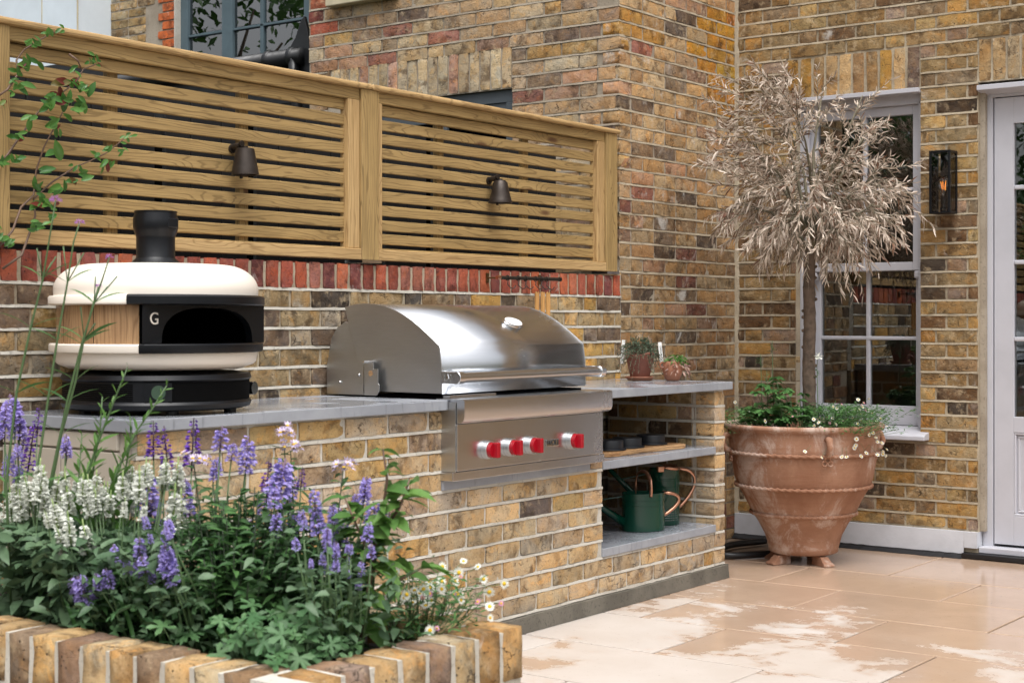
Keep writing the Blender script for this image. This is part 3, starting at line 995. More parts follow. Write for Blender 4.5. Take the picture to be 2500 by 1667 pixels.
# side of the wing, along the boundary (faces -y): u = x - NX
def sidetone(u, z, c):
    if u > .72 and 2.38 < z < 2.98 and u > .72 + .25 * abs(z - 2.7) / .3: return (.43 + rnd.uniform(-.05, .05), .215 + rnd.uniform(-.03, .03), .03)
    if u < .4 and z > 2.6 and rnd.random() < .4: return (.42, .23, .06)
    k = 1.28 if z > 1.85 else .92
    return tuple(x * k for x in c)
cs = courses(0, HX - NX - .004, .9, 3.30, WB, 'flemish2' if False else 'mix', rnd, [], e0=(.1125, 0))
cs += [(.054, WB + .075 * k + .0375, .1, .065) for k in range(12, 43) if k % 2 == 0]
beds(ww, (NX, 4.24, 0), (1, 0, 0), 0.0, 0.0, HX - NX - .004, .9, 3.3, WB, 'mortar', ())
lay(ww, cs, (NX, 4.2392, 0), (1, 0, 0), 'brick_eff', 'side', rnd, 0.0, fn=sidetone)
lst = courses(0, HX - NX - .004, 3.31, 5.1, WB, 'mix', rnd, [], e0=(.1125, 0)) + courses(0, HX - NX - .004, 0.0, .89, WB, 'mix', rnd, [], e0=(.1125, 0))
lay_stuff(ww, lst, (NX, 4.24, 0), (1, 0, 0), 'brick_stuff', 'side', rnd, 0.0, 'hidden_brickwork')
part('joint_pointing', MB().prism([(NX - .012, 4.222), (NX + .012, 4.238), (NX - .012, 4.238)], 'z', .9, 1.46), 'mortar_pale', nb)
# window head under the lintel, glazed doors below
mb = MB()
mb.box(NX + .03, NX + .10, 4.914, 6.15, 2.400, 2.466); mb.box(NX + .03, NX + .10, 4.914, 4.975, .05, 2.400)
for yy in (5.42, 5.83):
    mb.box(NX + .04, NX + .10, yy - .03, yy + .03, .05, 2.36)
mb.box(NX + .04, NX + .10, 4.975, 6.15, 2.325, 2.3995); mb.box(NX + .04, NX + .10, 4.975, 6.15, .05, .16)
bd = part('glazed_door', mb, 'frame_grey', nb, bevel=.002)
for (p, q) in ((4.975, 5.39), (5.45, 5.80), (5.86, 6.15)):
    part('pane', MB().box(NX + .06, NX + .065, p, q, .16, 2.325), 'glass_dark', bd)
mb = MB(); x0, x1, y0, y1, z0, z1 = NX + .13, NX + 1.6, 4.4, 6.28, .0, 2.7
mb.add([(x0,y0,z0),(x1,y0,z0),(x1,y1,z0),(x0,y1,z0),(x0,y0,z1),(x1,y0,z1),(x1,y1,z1),(x0,y1,z1)], [(0,1,2,3),(4,7,6,5),(0,4,5,1),(1,5,6,2),(2,6,7,3)])
part('room', mb, 'black_matt', nb, recalc=False)
part('window_sill', MB().box(NX - .06, NX + .05, 5.70, 6.215, 3.045, 3.16), 'stone', nb, bevel=.006)
# main rear wall, further back
FX = 8.64
Of = (FX, 12.2, 0)
fw = (12.2 - 9.80, 12.2 - 8.30, 2.55, 4.6)
mb = MB()
wall_boxes(mb, [fw], 0.0, 12.2 - 6.40, -.3, 6.0, lambda m, a, b, c, d: m.box(FX + .0055, FX + .12, 12.2 - b, 12.2 - a, c, d))
mwall = part('rear_wall', mb, 'mortar_grey', nb)
cs = courses(0.9, fw[0], 3.0, 4.15, .03, 'mix', rnd, [])
def fartone(u, z, c):
    pass
qs = [c for c in cs if c[0] + c[2] / 2 < fw[0] - .20]
lay(mwall, qs, Of, (0, -1, 0), 'brick_eff', 'far', rnd, R(-90))
# red quoin bricks beside the tall window
k = 0; z = 3.03 - .0
while z < 4.15:
    L = .20 if k % 2 else .15
    o = put('quoin_brick', rnd.choice(BV['red']['S']), mwall, (FX - .004, 9.80 + L / 2 + .012, z + .0375), (0, 0, R(-90)), (L / .215, 1, 1))
    o.color = (.50, .135, .045, 1)
    k += 1; z += .075
lst = courses(0, fw[0], 4.16, 5.9, .03, 'mix', rnd) + courses(0, fw[0], 1.5, 3.0, .03, 'mix', rnd) + courses(fw[1], 5.78, 1.5, 5.9, .03, 'mix', rnd)
lay_stuff(mwall, lst, Of, (0, -1, 0), 'brick_stuff', 'far', rnd, R(-90), 'upper_brickwork')
mb = MB(); fx = FX + .05
mb.box(fx, fx + .08, 9.715, 9.80, 2.55, 4.6); mb.box(fx, fx + .08, 8.30, 8.40, 2.55, 4.6)
mb.box(fx, fx + .08, 9.19, 9.31, 2.55, 4.6)
fwin = part('tall_window', mb, 'frame_blue', nb, bevel=.004)
part('glazing_bar', MB().box(fx + .01, fx + .06, 8.85, 8.885, 2.55, 4.6), 'frame_blue', fwin, bevel=.003)
part('glazing_bar', MB().box(fx + .01, fx + .06, 8.40, 9.715, 3.552, 3.572), 'frame_blue', fwin, bevel=.003)
for (p, q) in ((9.31, 9.715), (8.90, 9.19), (8.40, 8.84)):
    for (r_, s_) in ((2.55, 3.545), (3.58, 4.6)):
        part('pane', MB().box(fx + .03, fx + .034, p, q, r_, s_), 'glass_sky', fwin)
mb = MB(); vs = []; fs = []
for i in range(41):
    y = 9.70 - i * .012; x = fx + .16 + .018 * math.sin(i * 1.25)
    vs += [(x, y, 2.6), (x, y, 4.6)]
    if i: a = 2 * i - 2; fs.append((a, a + 2, a + 3, a + 1))
part('curtain', mb.add(vs, fs), simple('grey_blue_curtain', (.30, .36, .38), .8, var=.2), nb, smooth=True)
mb = MB(); x0, x1, y0, y1, z0, z1 = FX + .13, FX + 2.0, 7.9, 10.1, 2.3, 4.8
mb.add([(x0,y0,z0),(x1,y0,z0),(x1,y1,z0),(x0,y1,z0),(x0,y0,z1),(x1,y0,z1),(x1,y1,z1),(x0,y1,z1)], [(0,1,2,3),(4,7,6,5),(0,4,5,1),(1,5,6,2),(2,6,7,3)])
part('upper_room', mb, 'room', nb, recalc=False)
part('reveal_render', MB().box(FX - .008, FX + .05, 9.796, 9.812, 2.55, 4.6), 'mortar_pale', nb)

# dark glazed lean-to between wing and fence, its roof edge and gutter
lt = thing('lean_to', 'dark glazed lean-to with black gutter behind the slatted fence', 'lean-to', (7.2, 6.4, 0))
mb = MB()
mb.box(7.16, 7.24, 6.41, 14.5, 2.52, 2.86)
for yy in (6.46, 7.2, 7.9, 8.6, 9.3, 10.0, 10.8, 11.6, 12.4, 13.2):
    mb.box(7.17, 7.24, yy - .04, yy + .04, .0, 2.52)
mb.box(7.17, 7.24, 6.41, 14.5, .9, .98)
mb.box(7.16, 7.24, 8.8, 14.5, 2.80, 3.10)
fr = part('frame', mb, 'frame_dark', lt, bevel=.003)
part('pane', MB().box(7.20, 7.206, 6.42, 14.48, .0, 2.52), 'glass_dark', fr)
part('gutter', MB().tube([(7.10, 6.87, 2.895), (7.10, 14.5, 2.865)], .055, 14), 'black_plastic', lt, smooth=True)
for yy in (6.93, 7.14):
    part('gutter_joint', MB().tube([(7.10, yy, 2.895), (7.10, yy + .04, 2.895)], .063, 14), 'black_plastic', lt, smooth=True)
part('fascia', MB().box(7.15, 7.158, 6.402, 14.5, 2.62, 2.90), 'black_plastic', lt)
part('downpipe', MB().tube([(7.08, 6.93, 2.88), (7.08, 6.93, 2.75), (7.10, 6.92, 2.60), (7.10, 6.92, 0)], .034, 12), 'black_plastic', lt, smooth=True)
part('flat_roof', MB().box(7.245, 8.29, 6.42, 14.5, 2.52, 2.56), 'frame_dark', lt)
part('flashing', MB().prism([(7.20, 2.93), (7.01, 2.955), (6.955, 3.02), (6.90, 3.13), (6.875, 3.15), (6.84, 3.04), (6.80, 2.70), (7.20, 2.70)], 'x', 7.115, 7.14), 'black_plastic', lt, bevel=.004)
part('back_wall', MB().box(7.9, 7.95, 6.42, 14.5, 0, 2.5), 'black_matt', lt)

# white rendered block to the left
rb = part('rendered_house', MB().box(8.30, 10.4, 10.62, 15.5, -.3, 6.5), 'render', None, bevel=.01)
tag(rb, 'plain pale blue-white rendered wall above the fence at top left', 'wall')
part('render_joint', MB().box(8.296, 8.30, 11.095, 11.105, -.3, 6.5), 'stone', rb)
part('render_edge', MB().box(8.294, 8.30, 10.615, 10.63, -.3, 6.5), 'stone', rb)

# ------------------------------------------------------------------ garden wall and slatted fence on it
gw = thing('garden_wall', 'brown brick garden wall with red brick-on-edge coping under the fence', 'wall', (4.5, 4.22, 0))
GY = 4.22
core = part('core', MB().box(1.2, NX - .012, GY + .006, GY + .20, -.1, 1.452), 'mortar', gw)
cs = courses(0, NX - 1.2 - .014, .14, 1.35, .0, 'flemish', rnd, [])
zone = lambda c: c[0] + 1.2 > 2.75 and (c[1] > .93 or 5.45 < c[0] + 1.2)
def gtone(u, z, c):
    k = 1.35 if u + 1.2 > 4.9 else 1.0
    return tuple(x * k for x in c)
beds(core, (1.2, GY, 0), (1, 0, 0), 0.0, 1.5, NX - 1.214, .2, 1.352, .0, 'mortar_pale', ())
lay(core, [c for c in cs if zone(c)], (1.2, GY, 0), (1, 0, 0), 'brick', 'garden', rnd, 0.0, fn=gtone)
lay_stuff(core, [c for c in cs if not zone(c)], (1.2, GY, 0), (1, 0, 0), 'brick_stuff', 'garden', rnd, 0.0, 'hidden_brickwork')
soldiers(core, (1.2, GY - .002, 0), (1, 0, 0), 0.0, NX - 1.214, 1.35, 1.462, 'red', 'red', 0.0, pitch=.078, wd=.064, name='coping_brick')

fence = thing('slatted_fence', 'slatted treated pine fence panels on top of the garden wall', 'fence', (4.5, 4.26, 1.46))
def fpost(x0, x1, nm):
    o = board('post', ((x0 + x1) / 2, 4.255, 1.475), ((x0 + x1) / 2, 4.255, 2.166), x1 - x0, .085, 'timber', fence, up=(1, 0, 0), bevel=.004)
    part('post_shoe', MB().box(x0 - .005, x1 + .005, 4.205, 4.30, 1.4625, 1.4745), 'chrome', fence)
PX = [(1.18, 1.28), (2.925, 3.03), (4.692, 4.80), (6.507, 6.609)]
for a, b in PX:
    fpost(a, b, '')
SLM = {}
for pi in range(3):
    x0, x1 = PX[pi][1], PX[pi + 1][0]
    board('top_rail', (x0, 4.250, 2.143), (x1, 4.250, 2.143), .046, .05, 'timber', fence)
    board('bottom_rail', (x0 - (.0 if pi else 0), 4.243, 1.497), (x1, 4.243, 1.497), .044, .06, 'timber_pale', fence)
    board('stile', (x1 - .034, 4.246, 1.5195), (x1 - .034, 4.246, 2.119), .066, .046, 'timber_pale', fence, up=(1, 0, 0))
    board('stile', (x0 + (.015 if pi == 2 else .004), 4.246, 1.5195), (x0 + (.015 if pi == 2 else .004), 4.246, 2.119), .03 if pi == 2 else .006, .046, 'timber_pale', fence, up=(1, 0, 0))
    for t in (.27, .64):
        xb = x0 + (x1 - x0) * t
        board('batten', (xb, 4.278, 1.52), (xb, 4.278, 2.14), .046, .024, 'timber', fence, up=(1, 0, 0))
    for k in range(11):
        zt = 2.117 - .0592 * k
        o = board('slat', (x0 + .004, 4.2565, zt - .0205 + rnd.uniform(-.002, .002)), (x1 - .02, 4.2565, zt - .0205 + rnd.uniform(-.002, .002)), .0425 + rnd.uniform(-.001, .001), .018, 'timber', fence, bevel=.003)
scr = thing('gap_dark_screen', 'black board screen added behind the slatted fence to darken its gaps', 'screen', (4.4, 4.56, 0))  # made-up board screen, added so the gaps between the slats read black
xs_ = 1.3
while xs_ < 6.5:
    wd_ = rnd.uniform(.12, .16)
    board('screen_board', (xs_ + wd_ / 2, 4.56, .0), (xs_ + wd_ / 2, 4.56, 2.10 + rnd.uniform(-.015, .01)), wd_, .018, 'gap_black', scr, up=(1, 0, 0))
    xs_ += wd_ + (.006 if rnd.random() < .8 else .05)
for zz_ in (.4, 1.2, 1.95):
    board('screen_rail', (1.25, 4.59, zz_), (6.55, 4.59, zz_), .07, .035, 'gap_black', scr)
for xk in (3.83, 5.60):
    part('maker_plate', MB().box(xk - .017, xk + .017, 4.2235, 4.2255, 2.134, 2.153), 'timber', fence, bevel=.003)
for (a, b) in ((1.15, 4.746), (4.748, 6.625)):
    board('cap', (a, 4.252, 2.177), (b, 4.252, 2.177), .022, .105, 'timber_pale', fence, bevel=.008)

# ================================================================== OUTDOOR KITCHEN
CY = 3.60
kit = thing('outdoor_kitchen', 'long brick outdoor kitchen counter with grey worktop and open shelves', 'counter', (4.8, 3.9, 0))
mb = MB()
mb.box(3.03, 4.445, CY + .006, CY + .11, .0, .899)
mb.box(4.445, 5.535 - .0055, CY + .006, CY + .11, .0, .60)
mb.box(5.44, 5.5245, CY + .006, CY + .11, .60, .899)
mb.box(5.4445, 5.5245, CY + .11, 4.205, .0, .899)
mb.box(5.5245, 6.5055, CY + .006, CY + .11, .0, .224)
mb.box(6.5055, 6.5945, CY + .006, 4.205, .0, .899)
cc = part('core', mb, 'mortar_pale', kit)
ops = [(4.448 - 3.02, 5.44 - 3.02, .60, 1.0), (5.53 - 3.02, 6.50 - 3.02, .226, 1.0), (6.495 - 3.02, 7, .0, 1.0)]
cs = courses(0, 3.58, .070, .8985, .0735, 'stretch', rnd, ops)
beds(cc, (3.02, CY, 0), (1, 0, 0), 0.0, 0.0, 3.475, .072, .88, .0735, 'mortar_pale', ops[:2])
beds(cc, (6.50, CY, 0), (1, 0, 0), 0.0, 0.0, .10, .072, .88, .0735, 'mortar_pale', ())
beds(cc, (6.50, 4.20, 0), (0, -1, 0), R(-90), 0.0, .598, .27, .88, .0735, 'mortar_pale', ())
cs += [(6.55 - 3.02, .0735 + .075 * k + .0375, .0985, .065) for k in range(11)]
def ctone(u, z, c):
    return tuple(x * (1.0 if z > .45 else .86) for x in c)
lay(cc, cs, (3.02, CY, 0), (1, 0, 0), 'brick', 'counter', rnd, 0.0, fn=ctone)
# inner face of the right pillar (faces -x) and its outer end
cs = courses(0.0, .585, .27, .8985, .0735, 'flemish', rnd, [], e1=(.112, .112))
lay(cc, cs, (6.50, 4.20, 0), (0, -1, 0), 'brick', 'house', rnd, R(-90))
cs = courses(0.11, .60, .07, .8985, .0735, 'stretch', rnd, [])
lay(cc, cs, (6.60, CY, 0), (0, 1, 0), 'brick', 'house', rnd, R(90))
mbp = MB(); vs = []; fs = []
for i in range(61):
    x = 3.0 + i * 3.61 / 60
    zt = .064 + .004 * mnoise.noise(V((x * 5, 2, 0))); yy = CY - .012 + .003 * mnoise.noise(V((x * 4, 9, 0)))
    vs += [(x, yy - .006, 0.0015), (x, yy, zt), (x, CY + .02, zt + .006)]
    if i: a = 3 * i - 3; fs += [(a, a + 3, a + 4, a + 1), (a + 1, a + 4, a + 5, a + 2)]
mbp.add(vs, fs)
mbp.box(6.585, 6.612, CY - .010, 4.2, .0015, .066)
part('cement_plinth', mbp, 'cement', kit, recalc=True)
part('worktop', MB().box(2.985, 4.444, 3.568, 4.213, .9005, .938), 'worktop', kit, bevel=.003)
part('worktop', MB().box(5.452, 6.622, 3.568, 4.213, .9005, .938), 'worktop', kit, bevel=.003)
part('shelf', MB().box(5.528, 6.504, 3.594, 4.213, .598, .634), 'worktop', kit, bevel=.003)
part('shelf', MB().box(5.528, 6.504, 3.594, 4.213, .228, .265), 'worktop', kit, bevel=.003)
part('grill_ledge', MB().box(4.446, 5.425, 3.592, 3.75, .604, .640), 'worktop', kit, bevel=.003)
ep = part('end_panel', MB().box(3.005, 3.0298, 3.63, 4.21, .07, .897), 'panel_cream', kit, bevel=.002)
part('drawer_front', MB().box(2.992, 3.0045, 3.65, 4.20, .845, .893), 'panel_cream', ep, bevel=.002)
part('drawer_front', MB().box(2.992, 3.0045, 3.65, 3.91, .08, .838), 'panel_cream', ep, bevel=.002)
part('drawer_front', MB().box(2.992, 3.0045, 3.915, 4.20, .08, .838), 'panel_cream', ep, bevel=.002)

# ------------------------------------------------------------------ gas grill
gr = thing('gas_grill', 'stainless steel built-in gas grill with curved hood and red knobs', 'grill', (4.94, 3.85, .94))
GX0, GX1 = 4.478, 5.43
prof = [(3.622, .957), (3.624, 1.06), (3.634, 1.133), (3.655, 1.152)]
prof = [(3.622, .957), (3.624, 1.06), (3.634, 1.133), (3.665, 1.157), (3.70, 1.183), (3.735, 1.207), (3.77, 1.229), (3.81, 1.250), (3.85, 1.2675), (3.90, 1.2825), (3.953, 1.291), (4.0, 1.2935), (4.05, 1.291), (4.106, 1.280)]
mb = MB()
pts = prof; vs = []; fs = []
for (y, z) in pts:
    vs += [(GX0, y, z), (GX1, y, z)]
for i in range(len(pts) - 1):
    a = 2 * i; fs.append((a, a + 1, a + 3, a + 2))
mb.add(vs, fs)
hood = part('hood', mb, 'steel', gr, auto=24, recalc=True)
hood.modifiers.new('thick', 'SOLIDIFY').thickness = .0015
side = prof + [(4.022, 1.010), (4.008, .957)]
for (x, nm) in ((GX0 - .004, 'hood_side'), (GX1, 'hood_side')):
    part(nm, MB().prism([(y - .001, z + .001) for y, z in side], 'x', x, x + .004), 'steel_side', gr, bevel=.0012)
rear = [(4.106, 1.226), (4.15, 1.20), (4.180, 1.160), (4.204, 1.05), (4.204, .941), (3.95, .941), (3.95, 1.15)]
part('rear_housing', MB().prism(rear, 'x', GX0 - .0005, GX1 + .004), 'steel_side', gr, bevel=.002)
part('pivot_screw', MB().tube([(GX0 - .008, 4.03, 1.02), (GX0 - .003, 4.03, 1.02)], .006, 10), 'chrome', gr, smooth=True)
part('pivot_screw', MB().tube([(GX0 - .008, 4.13, .99), (GX0 + .003, 4.13, .99)], .005, 10), 'chrome', gr, smooth=True)
# spit bracket on the left side
br = [(3.985, .944), (3.985, 1.075), (3.935, 1.075), (3.935, 1.045), (3.912, 1.045), (3.912, .99), (3.905, .985), (3.905, .96), (3.918, .944)]
bk = part('spit_bracket', MB().prism(br, 'x', GX0 - .03, GX0 - .026), 'steel_side', gr, bevel=.001)
mb = MB().box(GX0 - .03, GX0 - .003, 3.981, 3.985, .944, 1.07); mb.tube([(GX0 - .055, 3.963, 1.072), (GX0 - .001, 3.963, 1.072)], .005, 10)
part('spit_pin', mb, 'chrome', bk)
part('bracket_hole', MB().tube([(GX0 - .0315, 3.948, 1.028), (GX0 - .0302, 3.948, 1.028)], .011, 16), 'walnut', bk)
# front: firebox lip, control panel, drip strip
lip = [(3.63, .941), (3.505, .941), (3.497, .936), (3.497, .875), (3.503, .861), (3.517, .853), (3.535, .850), (3.63, .850)]
part('front_lip', MB().prism(lip, 'x', 4.452, 5.446), 'steel', gr, auto=30)
mb = MB().box(4.450, 5.425, 3.53, 3.62, .678, .8495)
cp = part('control_panel', mb, 'steel', gr, bevel=.002)
part('side_cheek', MB().box(4.4465, 4.4495, 3.535, 3.72, .675, .93), 'steel_side', gr)
part('drip_strip', MB().box(4.440, 5.455, 3.542, 3.62, .641, .6735), 'steel', gr, bevel=.002)
part('cooking_bed', MB().box(4.49, 5.42, 3.635, 4.15, .90, .948), 'black_matt', gr)
part('rail_strip', MB().box(4.495, 4.78, 3.60, 3.632, .9415, .951), 'steel', gr)
# handle
hb = part('handle', MB().tube([(4.50, 3.552, 1.0185), (5.425, 3.552, 1.0185)], .0195, 24), 'steel', gr, auto=40)
for x0, x1 in ((4.468, 4.505), (5.418, 5.452)):
    mb = MB().tube([(x0, 3.552, 1.0185), (x1, 3.552, 1.0185)], .0240, 24)
    mb.prism([(3.552, .996), (3.552, 1.041), (3.622, 1.041), (3.622, .996)], 'x', x0 + .002, x1 - .004)
    part('handle_bracket', mb, 'chrome' if x0 > 5 else 'steel', hb, auto=40, bevel=.002)
lg = MB()   # embossed emblem on the left bracket: a flame between two upright bars
lx = 4.4675
for (ya_, yb_, za_, zb_) in ((3.574, 3.577, 1.006, 1.030), (3.603, 3.606, 1.006, 1.030)):
    lg.box(lx, lx + .004, ya_, yb_, za_, zb_)
lg.box(lx, lx + .004, 3.577, 3.584, 1.006, 1.009); lg.box(lx, lx + .004, 3.596, 3.603, 1.006, 1.009)
lg.prism([(3.590, 1.032), (3.596, 1.024), (3.597, 1.016), (3.590, 1.011), (3.583, 1.016), (3.585, 1.023)], 'x', lx, lx + .004)
part('emblem', lg, 'chrome', hb, bevel=.0006)
# thermometer lens on the hood
ty, tz = 3.755, 1.2145
tn = V((0, -.56, .83)).normalized()
mb = MB()
c0 = V((5.093, ty, tz)); sdir = V((1, 0, 0)); udir = tn.cross(sdir)
vs = []; fs = []; nn = 32
for k, (rr, hh_) in enumerate(((1.0, .000), (1.0, .010), (.86, .014), (.84, .0125))):
    for i in range(nn):
        t = 2 * math.pi * i / nn
        vs.append(c0 + sdir * math.cos(t) * .058 * rr + udir * math.sin(t) * .036 * rr + tn * hh_)
for k in range(3):
    for i in range(nn):
        a = k * nn + i; b_ = k * nn + (i + 1) % nn
        fs.append((a, b_, b_ + nn, a + nn))
mb.add(vs, fs)
tb = part('thermometer', mb, 'chrome', gr, smooth=True)
part('thermometer_lens', MB().add([c0 + sdir * math.cos(2*math.pi*i/nn) * .050 + udir * math.sin(2*math.pi*i/nn) * .031 + tn * .0132 for i in range(nn)], [tuple(range(nn))]), simple('white_dial', (.8, .8, .8), .1), tb)
# knobs
for kx in (4.628, 4.770, 4.905, 5.185):
    kz = .7465
    def yl(prof):
        mb = MB()
        nn = 36; vs = []; fs = []
        for r_, yy in prof:
            for i in range(nn):
                t = 2 * math.pi * i / nn
                vs.append((kx + r_ * math.cos(t), 3.53 + yy, kz + r_ * math.sin(t)))
        for k in range(len(prof) - 1):
            for i in range(nn):
                a = k * nn + i; b_ = k * nn + (i + 1) % nn
                fs.append((a, b_, b_ + nn, a + nn))
        return mb.add(vs, fs)
    kb = part('knob', yl([(.0345, 0), (.035, -.003), (.0335, -.020), (.032, -.0215), (.027, -.021)]), 'steel_side', gr, auto=35)
    mbk = yl([(.0285, -.018), (.0285, -.034), (.0275, -.037), (.0005, -.037)])
    kr = part('dial', mbk, 'red_knob', kb, auto=40)
    mbk = MB(); w_ = .010
    mbk.prism([(kx - w_, kz - .0285), (kx + w_, kz - .0285), (kx + w_, kz + .0285), (kx - w_, kz + .0285)], 'y', 3.53 - .060, 3.53 - .034)
    part('grip', mbk, 'red_knob', kb, bevel=.004, seg=3)
bg_ = part('badge', MB().box(5.012, 5.100, 3.526, 3.5298, .732, .760), 'chrome', cp, bevel=.0015)
tm = text_mesh('WOLF', .030, .0008, 'ink', 'lettering')
put('lettering', tm, cp, (5.056, 3.5252, .746), (R(90), 0, 0), (1.0, 1, 1))

# ------------------------------------------------------------------ pizza oven
ox, oy, oz = 3.365, 3.885, .9385
ov = thing('pizza_oven', 'cream and black domed pizza oven with chimney on the worktop', 'oven', (ox, oy, oz))
RR = .338
c3 = (ox, oy, oz)
fa = R(270)
def arc(mb, prof, a0, a1, n=40):
    return mb.lathe(prof, n, c3, a0, a1)
FR = dict(n=64)
base = [(.0, .012), (.285, .012), (.305, .018), (.311, .032), (.306, .040), (.303, .041), (.303, .101), (.305, .102), (.311, .108), (.305, .122), (.26, .128), (.0, .130)]
b0 = part('stand', MB().lathe(base, 64, c3), 'black', ov, auto=35)
part('stand_recess', MB().lathe([(.3036, .041), (.3036, .1015)], 40, c3, fa - R(34), fa + R(58)), 'black_matt', b0, recalc=False)
for t in (-30, 30, 150, 210):
    part('foot', MB().tube([(ox + .25 * math.cos(R(t + 90)), oy + .25 * math.sin(R(t + 90)), oz), (ox + .25 * math.cos(R(t + 90)), oy + .25 * math.sin(R(t + 90)), oz + .014)], .02, 12), 'rubber', b0)
low = [(.24, .136), (.280, .138), (.318, .152), (.326, .160), (.330, .182), (.330, .198)]
part('lower_shell', MB().lathe(low, 72, c3), 'cream', ov, smooth=True)
bandL = [(.330, .214), (.345, .216), (.347, .222), (.347, .238), (.343, .242), (.30, .242)]
part('lower_band', MB().lathe(bandL, 60, c3, fa + R(64), fa + R(360 - 50)), 'cream', ov, auto=40)
part('lower_lip', MB().lathe([(.330, .213), (.347, .215), (.349, .222), (.349, .239), (.345, .2425), (.26, .2425)], 36, c3, fa - R(50), fa + R(64)), 'black', ov, auto=40)
part('landing_plate', MB().add([(ox + .325 * math.cos(t), oy + .325 * math.sin(t), oz + .2445) for t in [fa - R(48) + R(4) * i for i in range(28)]], [tuple(range(28))]), 'chrome', ov)
bandU = [(.30, .362), (.345, .362), (.349, .366), (.349, .386), (.345, .391), (.330, .393)]
part('upper_band', MB().lathe(bandU, 60, c3, fa + R(64), fa + R(360 - 56)), 'cream', ov, auto=40)
part('upper_lip', MB().lathe([(.26, .361), (.349, .361), (.354, .365), (.354, .387), (.349, .392), (.330, .394)], 36, c3, fa - R(56), fa + R(64)), 'black', ov, auto=40)
dome = [(.332, .388), (.333, .41)]
for i in range(1, 13):
    t = R(90) * i / 12
    dome.append((.218 + .115 * math.cos(t), .410 + .082 * math.sin(t)))
dome += [(.16, .4945), (.06, .4955), (.0, .4955)]
part('dome', MB().lathe(dome, 80, c3), 'cream', ov, smooth=True)
# timber-clad sides between the bands
for k in range(9):
    a = fa + R(64) + R(246) * k / 9; a2 = fa + R(64) + R(246) * (k + 1) / 9 - R(.5)
    mb = MB(); vs = []; fs = []
    for i in range(9):
        t = a + (a2 - a) * i / 8
        vs += [(ox + .324 * math.cos(t), oy + .324 * math.sin(t), oz + .242), (ox + .324 * math.cos(t), oy + .324 * math.sin(t), oz + .362)]
        if i: q = 2 * i - 2; fs.append((q, q + 2, q + 3, q + 1))
    mb.add(vs, fs)
    cvs = [V(p) for p in mb.v]; c_ = sum(cvs, V()) / len(cvs)
    tm_ = (a + a2) / 2
    x_ax = V((0, 0, 1)); z_ax = Matrix.Rotation(tm_ + R(90), 3, 'Z') @ V((-1, 0, 0)); y_ax = z_ax.cross(x_ax)
    B = Matrix((x_ax, y_ax, z_ax)).transposed()
    me2v = [tuple(B.inverted() @ (p - c_)) for p in cvs]
    me = MB().add(me2v, fs).mesh('side_board', 'walnut', True)
    put('side_board', me, ov, c_, B.to_euler())
# black front with the arched mouth
fy = oy - .235
hw_ = .262
mb = MB(); vs = []; fs = []
arch = []
for i in range(25):
    t = math.pi - math.pi * i / 24
    arch.append((ox + .012 + .196 * math.copysign(abs(math.cos(t)) ** .75, math.cos(t)), oz + .2455 + .108 * math.sin(t) ** .8))
outer = []
for i in range(25):
    u = i / 24
    if u < .2: outer.append((ox - hw_, oz + .243 + .118 * u / .2))
    elif u > .8: outer.append((ox + hw_, oz + .361 - .118 * (u - .8) / .2))
    else: outer.append((ox - hw_ + 2 * hw_ * (u - .2) / .6, oz + .361))
for i in range(25):
    vs += [(arch[i][0], fy, arch[i][1]), (outer[i][0], fy, outer[i][1]), (arch[i][0], fy + .03, arch[i][1])]
    if i:
        a = 3 * i - 3; fs += [(a, a + 1, a + 4, a + 3), (a + 2, a, a + 3, a + 5)]
part('front_plate', mb.add(vs, fs), 'black', ov, recalc=False)
for s_ in (-1, 1):
    xs = ox + s_ * hw_
    a_ = fa - R(46) if s_ < 0 else fa + R(60)
    part('front_cheek', MB().add([(xs, fy, oz + .243), (ox + .322 * math.cos(a_), oy + .322 * math.sin(a_), oz + .243), (ox + .322 * math.cos(a_), oy + .322 * math.sin(a_), oz + .361), (xs, fy, oz + .361)], [(0, 1, 2, 3)]), 'black', ov)
x0, x1, y0, y1, z0, z1 = ox - .24, ox + .25, fy + .029, oy + .20, oz + .2438, oz + .3605
part('oven_chamber', MB().add([(x0,y0,z0),(x1,y0,z0),(x1,y1,z0),(x0,y1,z0),(x0,y0,z1),(x1,y0,z1),(x1,y1,z1),(x0,y1,z1)], [(0,1,2,3),(4,7,6,5),(1,5,6,2),(2,6,7,3),(3,7,4,0)]), 'black_matt', ov, recalc=False)
tm = text_mesh('G', .052, .001, 'letter', 'letter')
put('letter', tm, ov, (ox - .215, fy - .0015, oz + .318), (R(90), 0, 0))
ch = [(.080, .494), (.082, .498), (.066, .512), (.0635, .516), (.0635, .578), (.0645, .584), (.071, .600), (.074, .612), (.074, .638), (.069, .655), (.069, .660), (.071, .661), (.071, .664), (.062, .664), (.058, .63), (.0, .63)]
cm = part('chimney', MB().lathe(ch, 48, (ox - .006, oy, oz)), 'black', ov, auto=40)
part('chimney_recess', MB().prism([(ox - .016, oz + .610), (ox + .024, oz + .610), (ox + .026, oz + .640), (ox - .016, oz + .640)], 'y', oy - .0755, oy - .070), 'black', cm, bevel=.004)
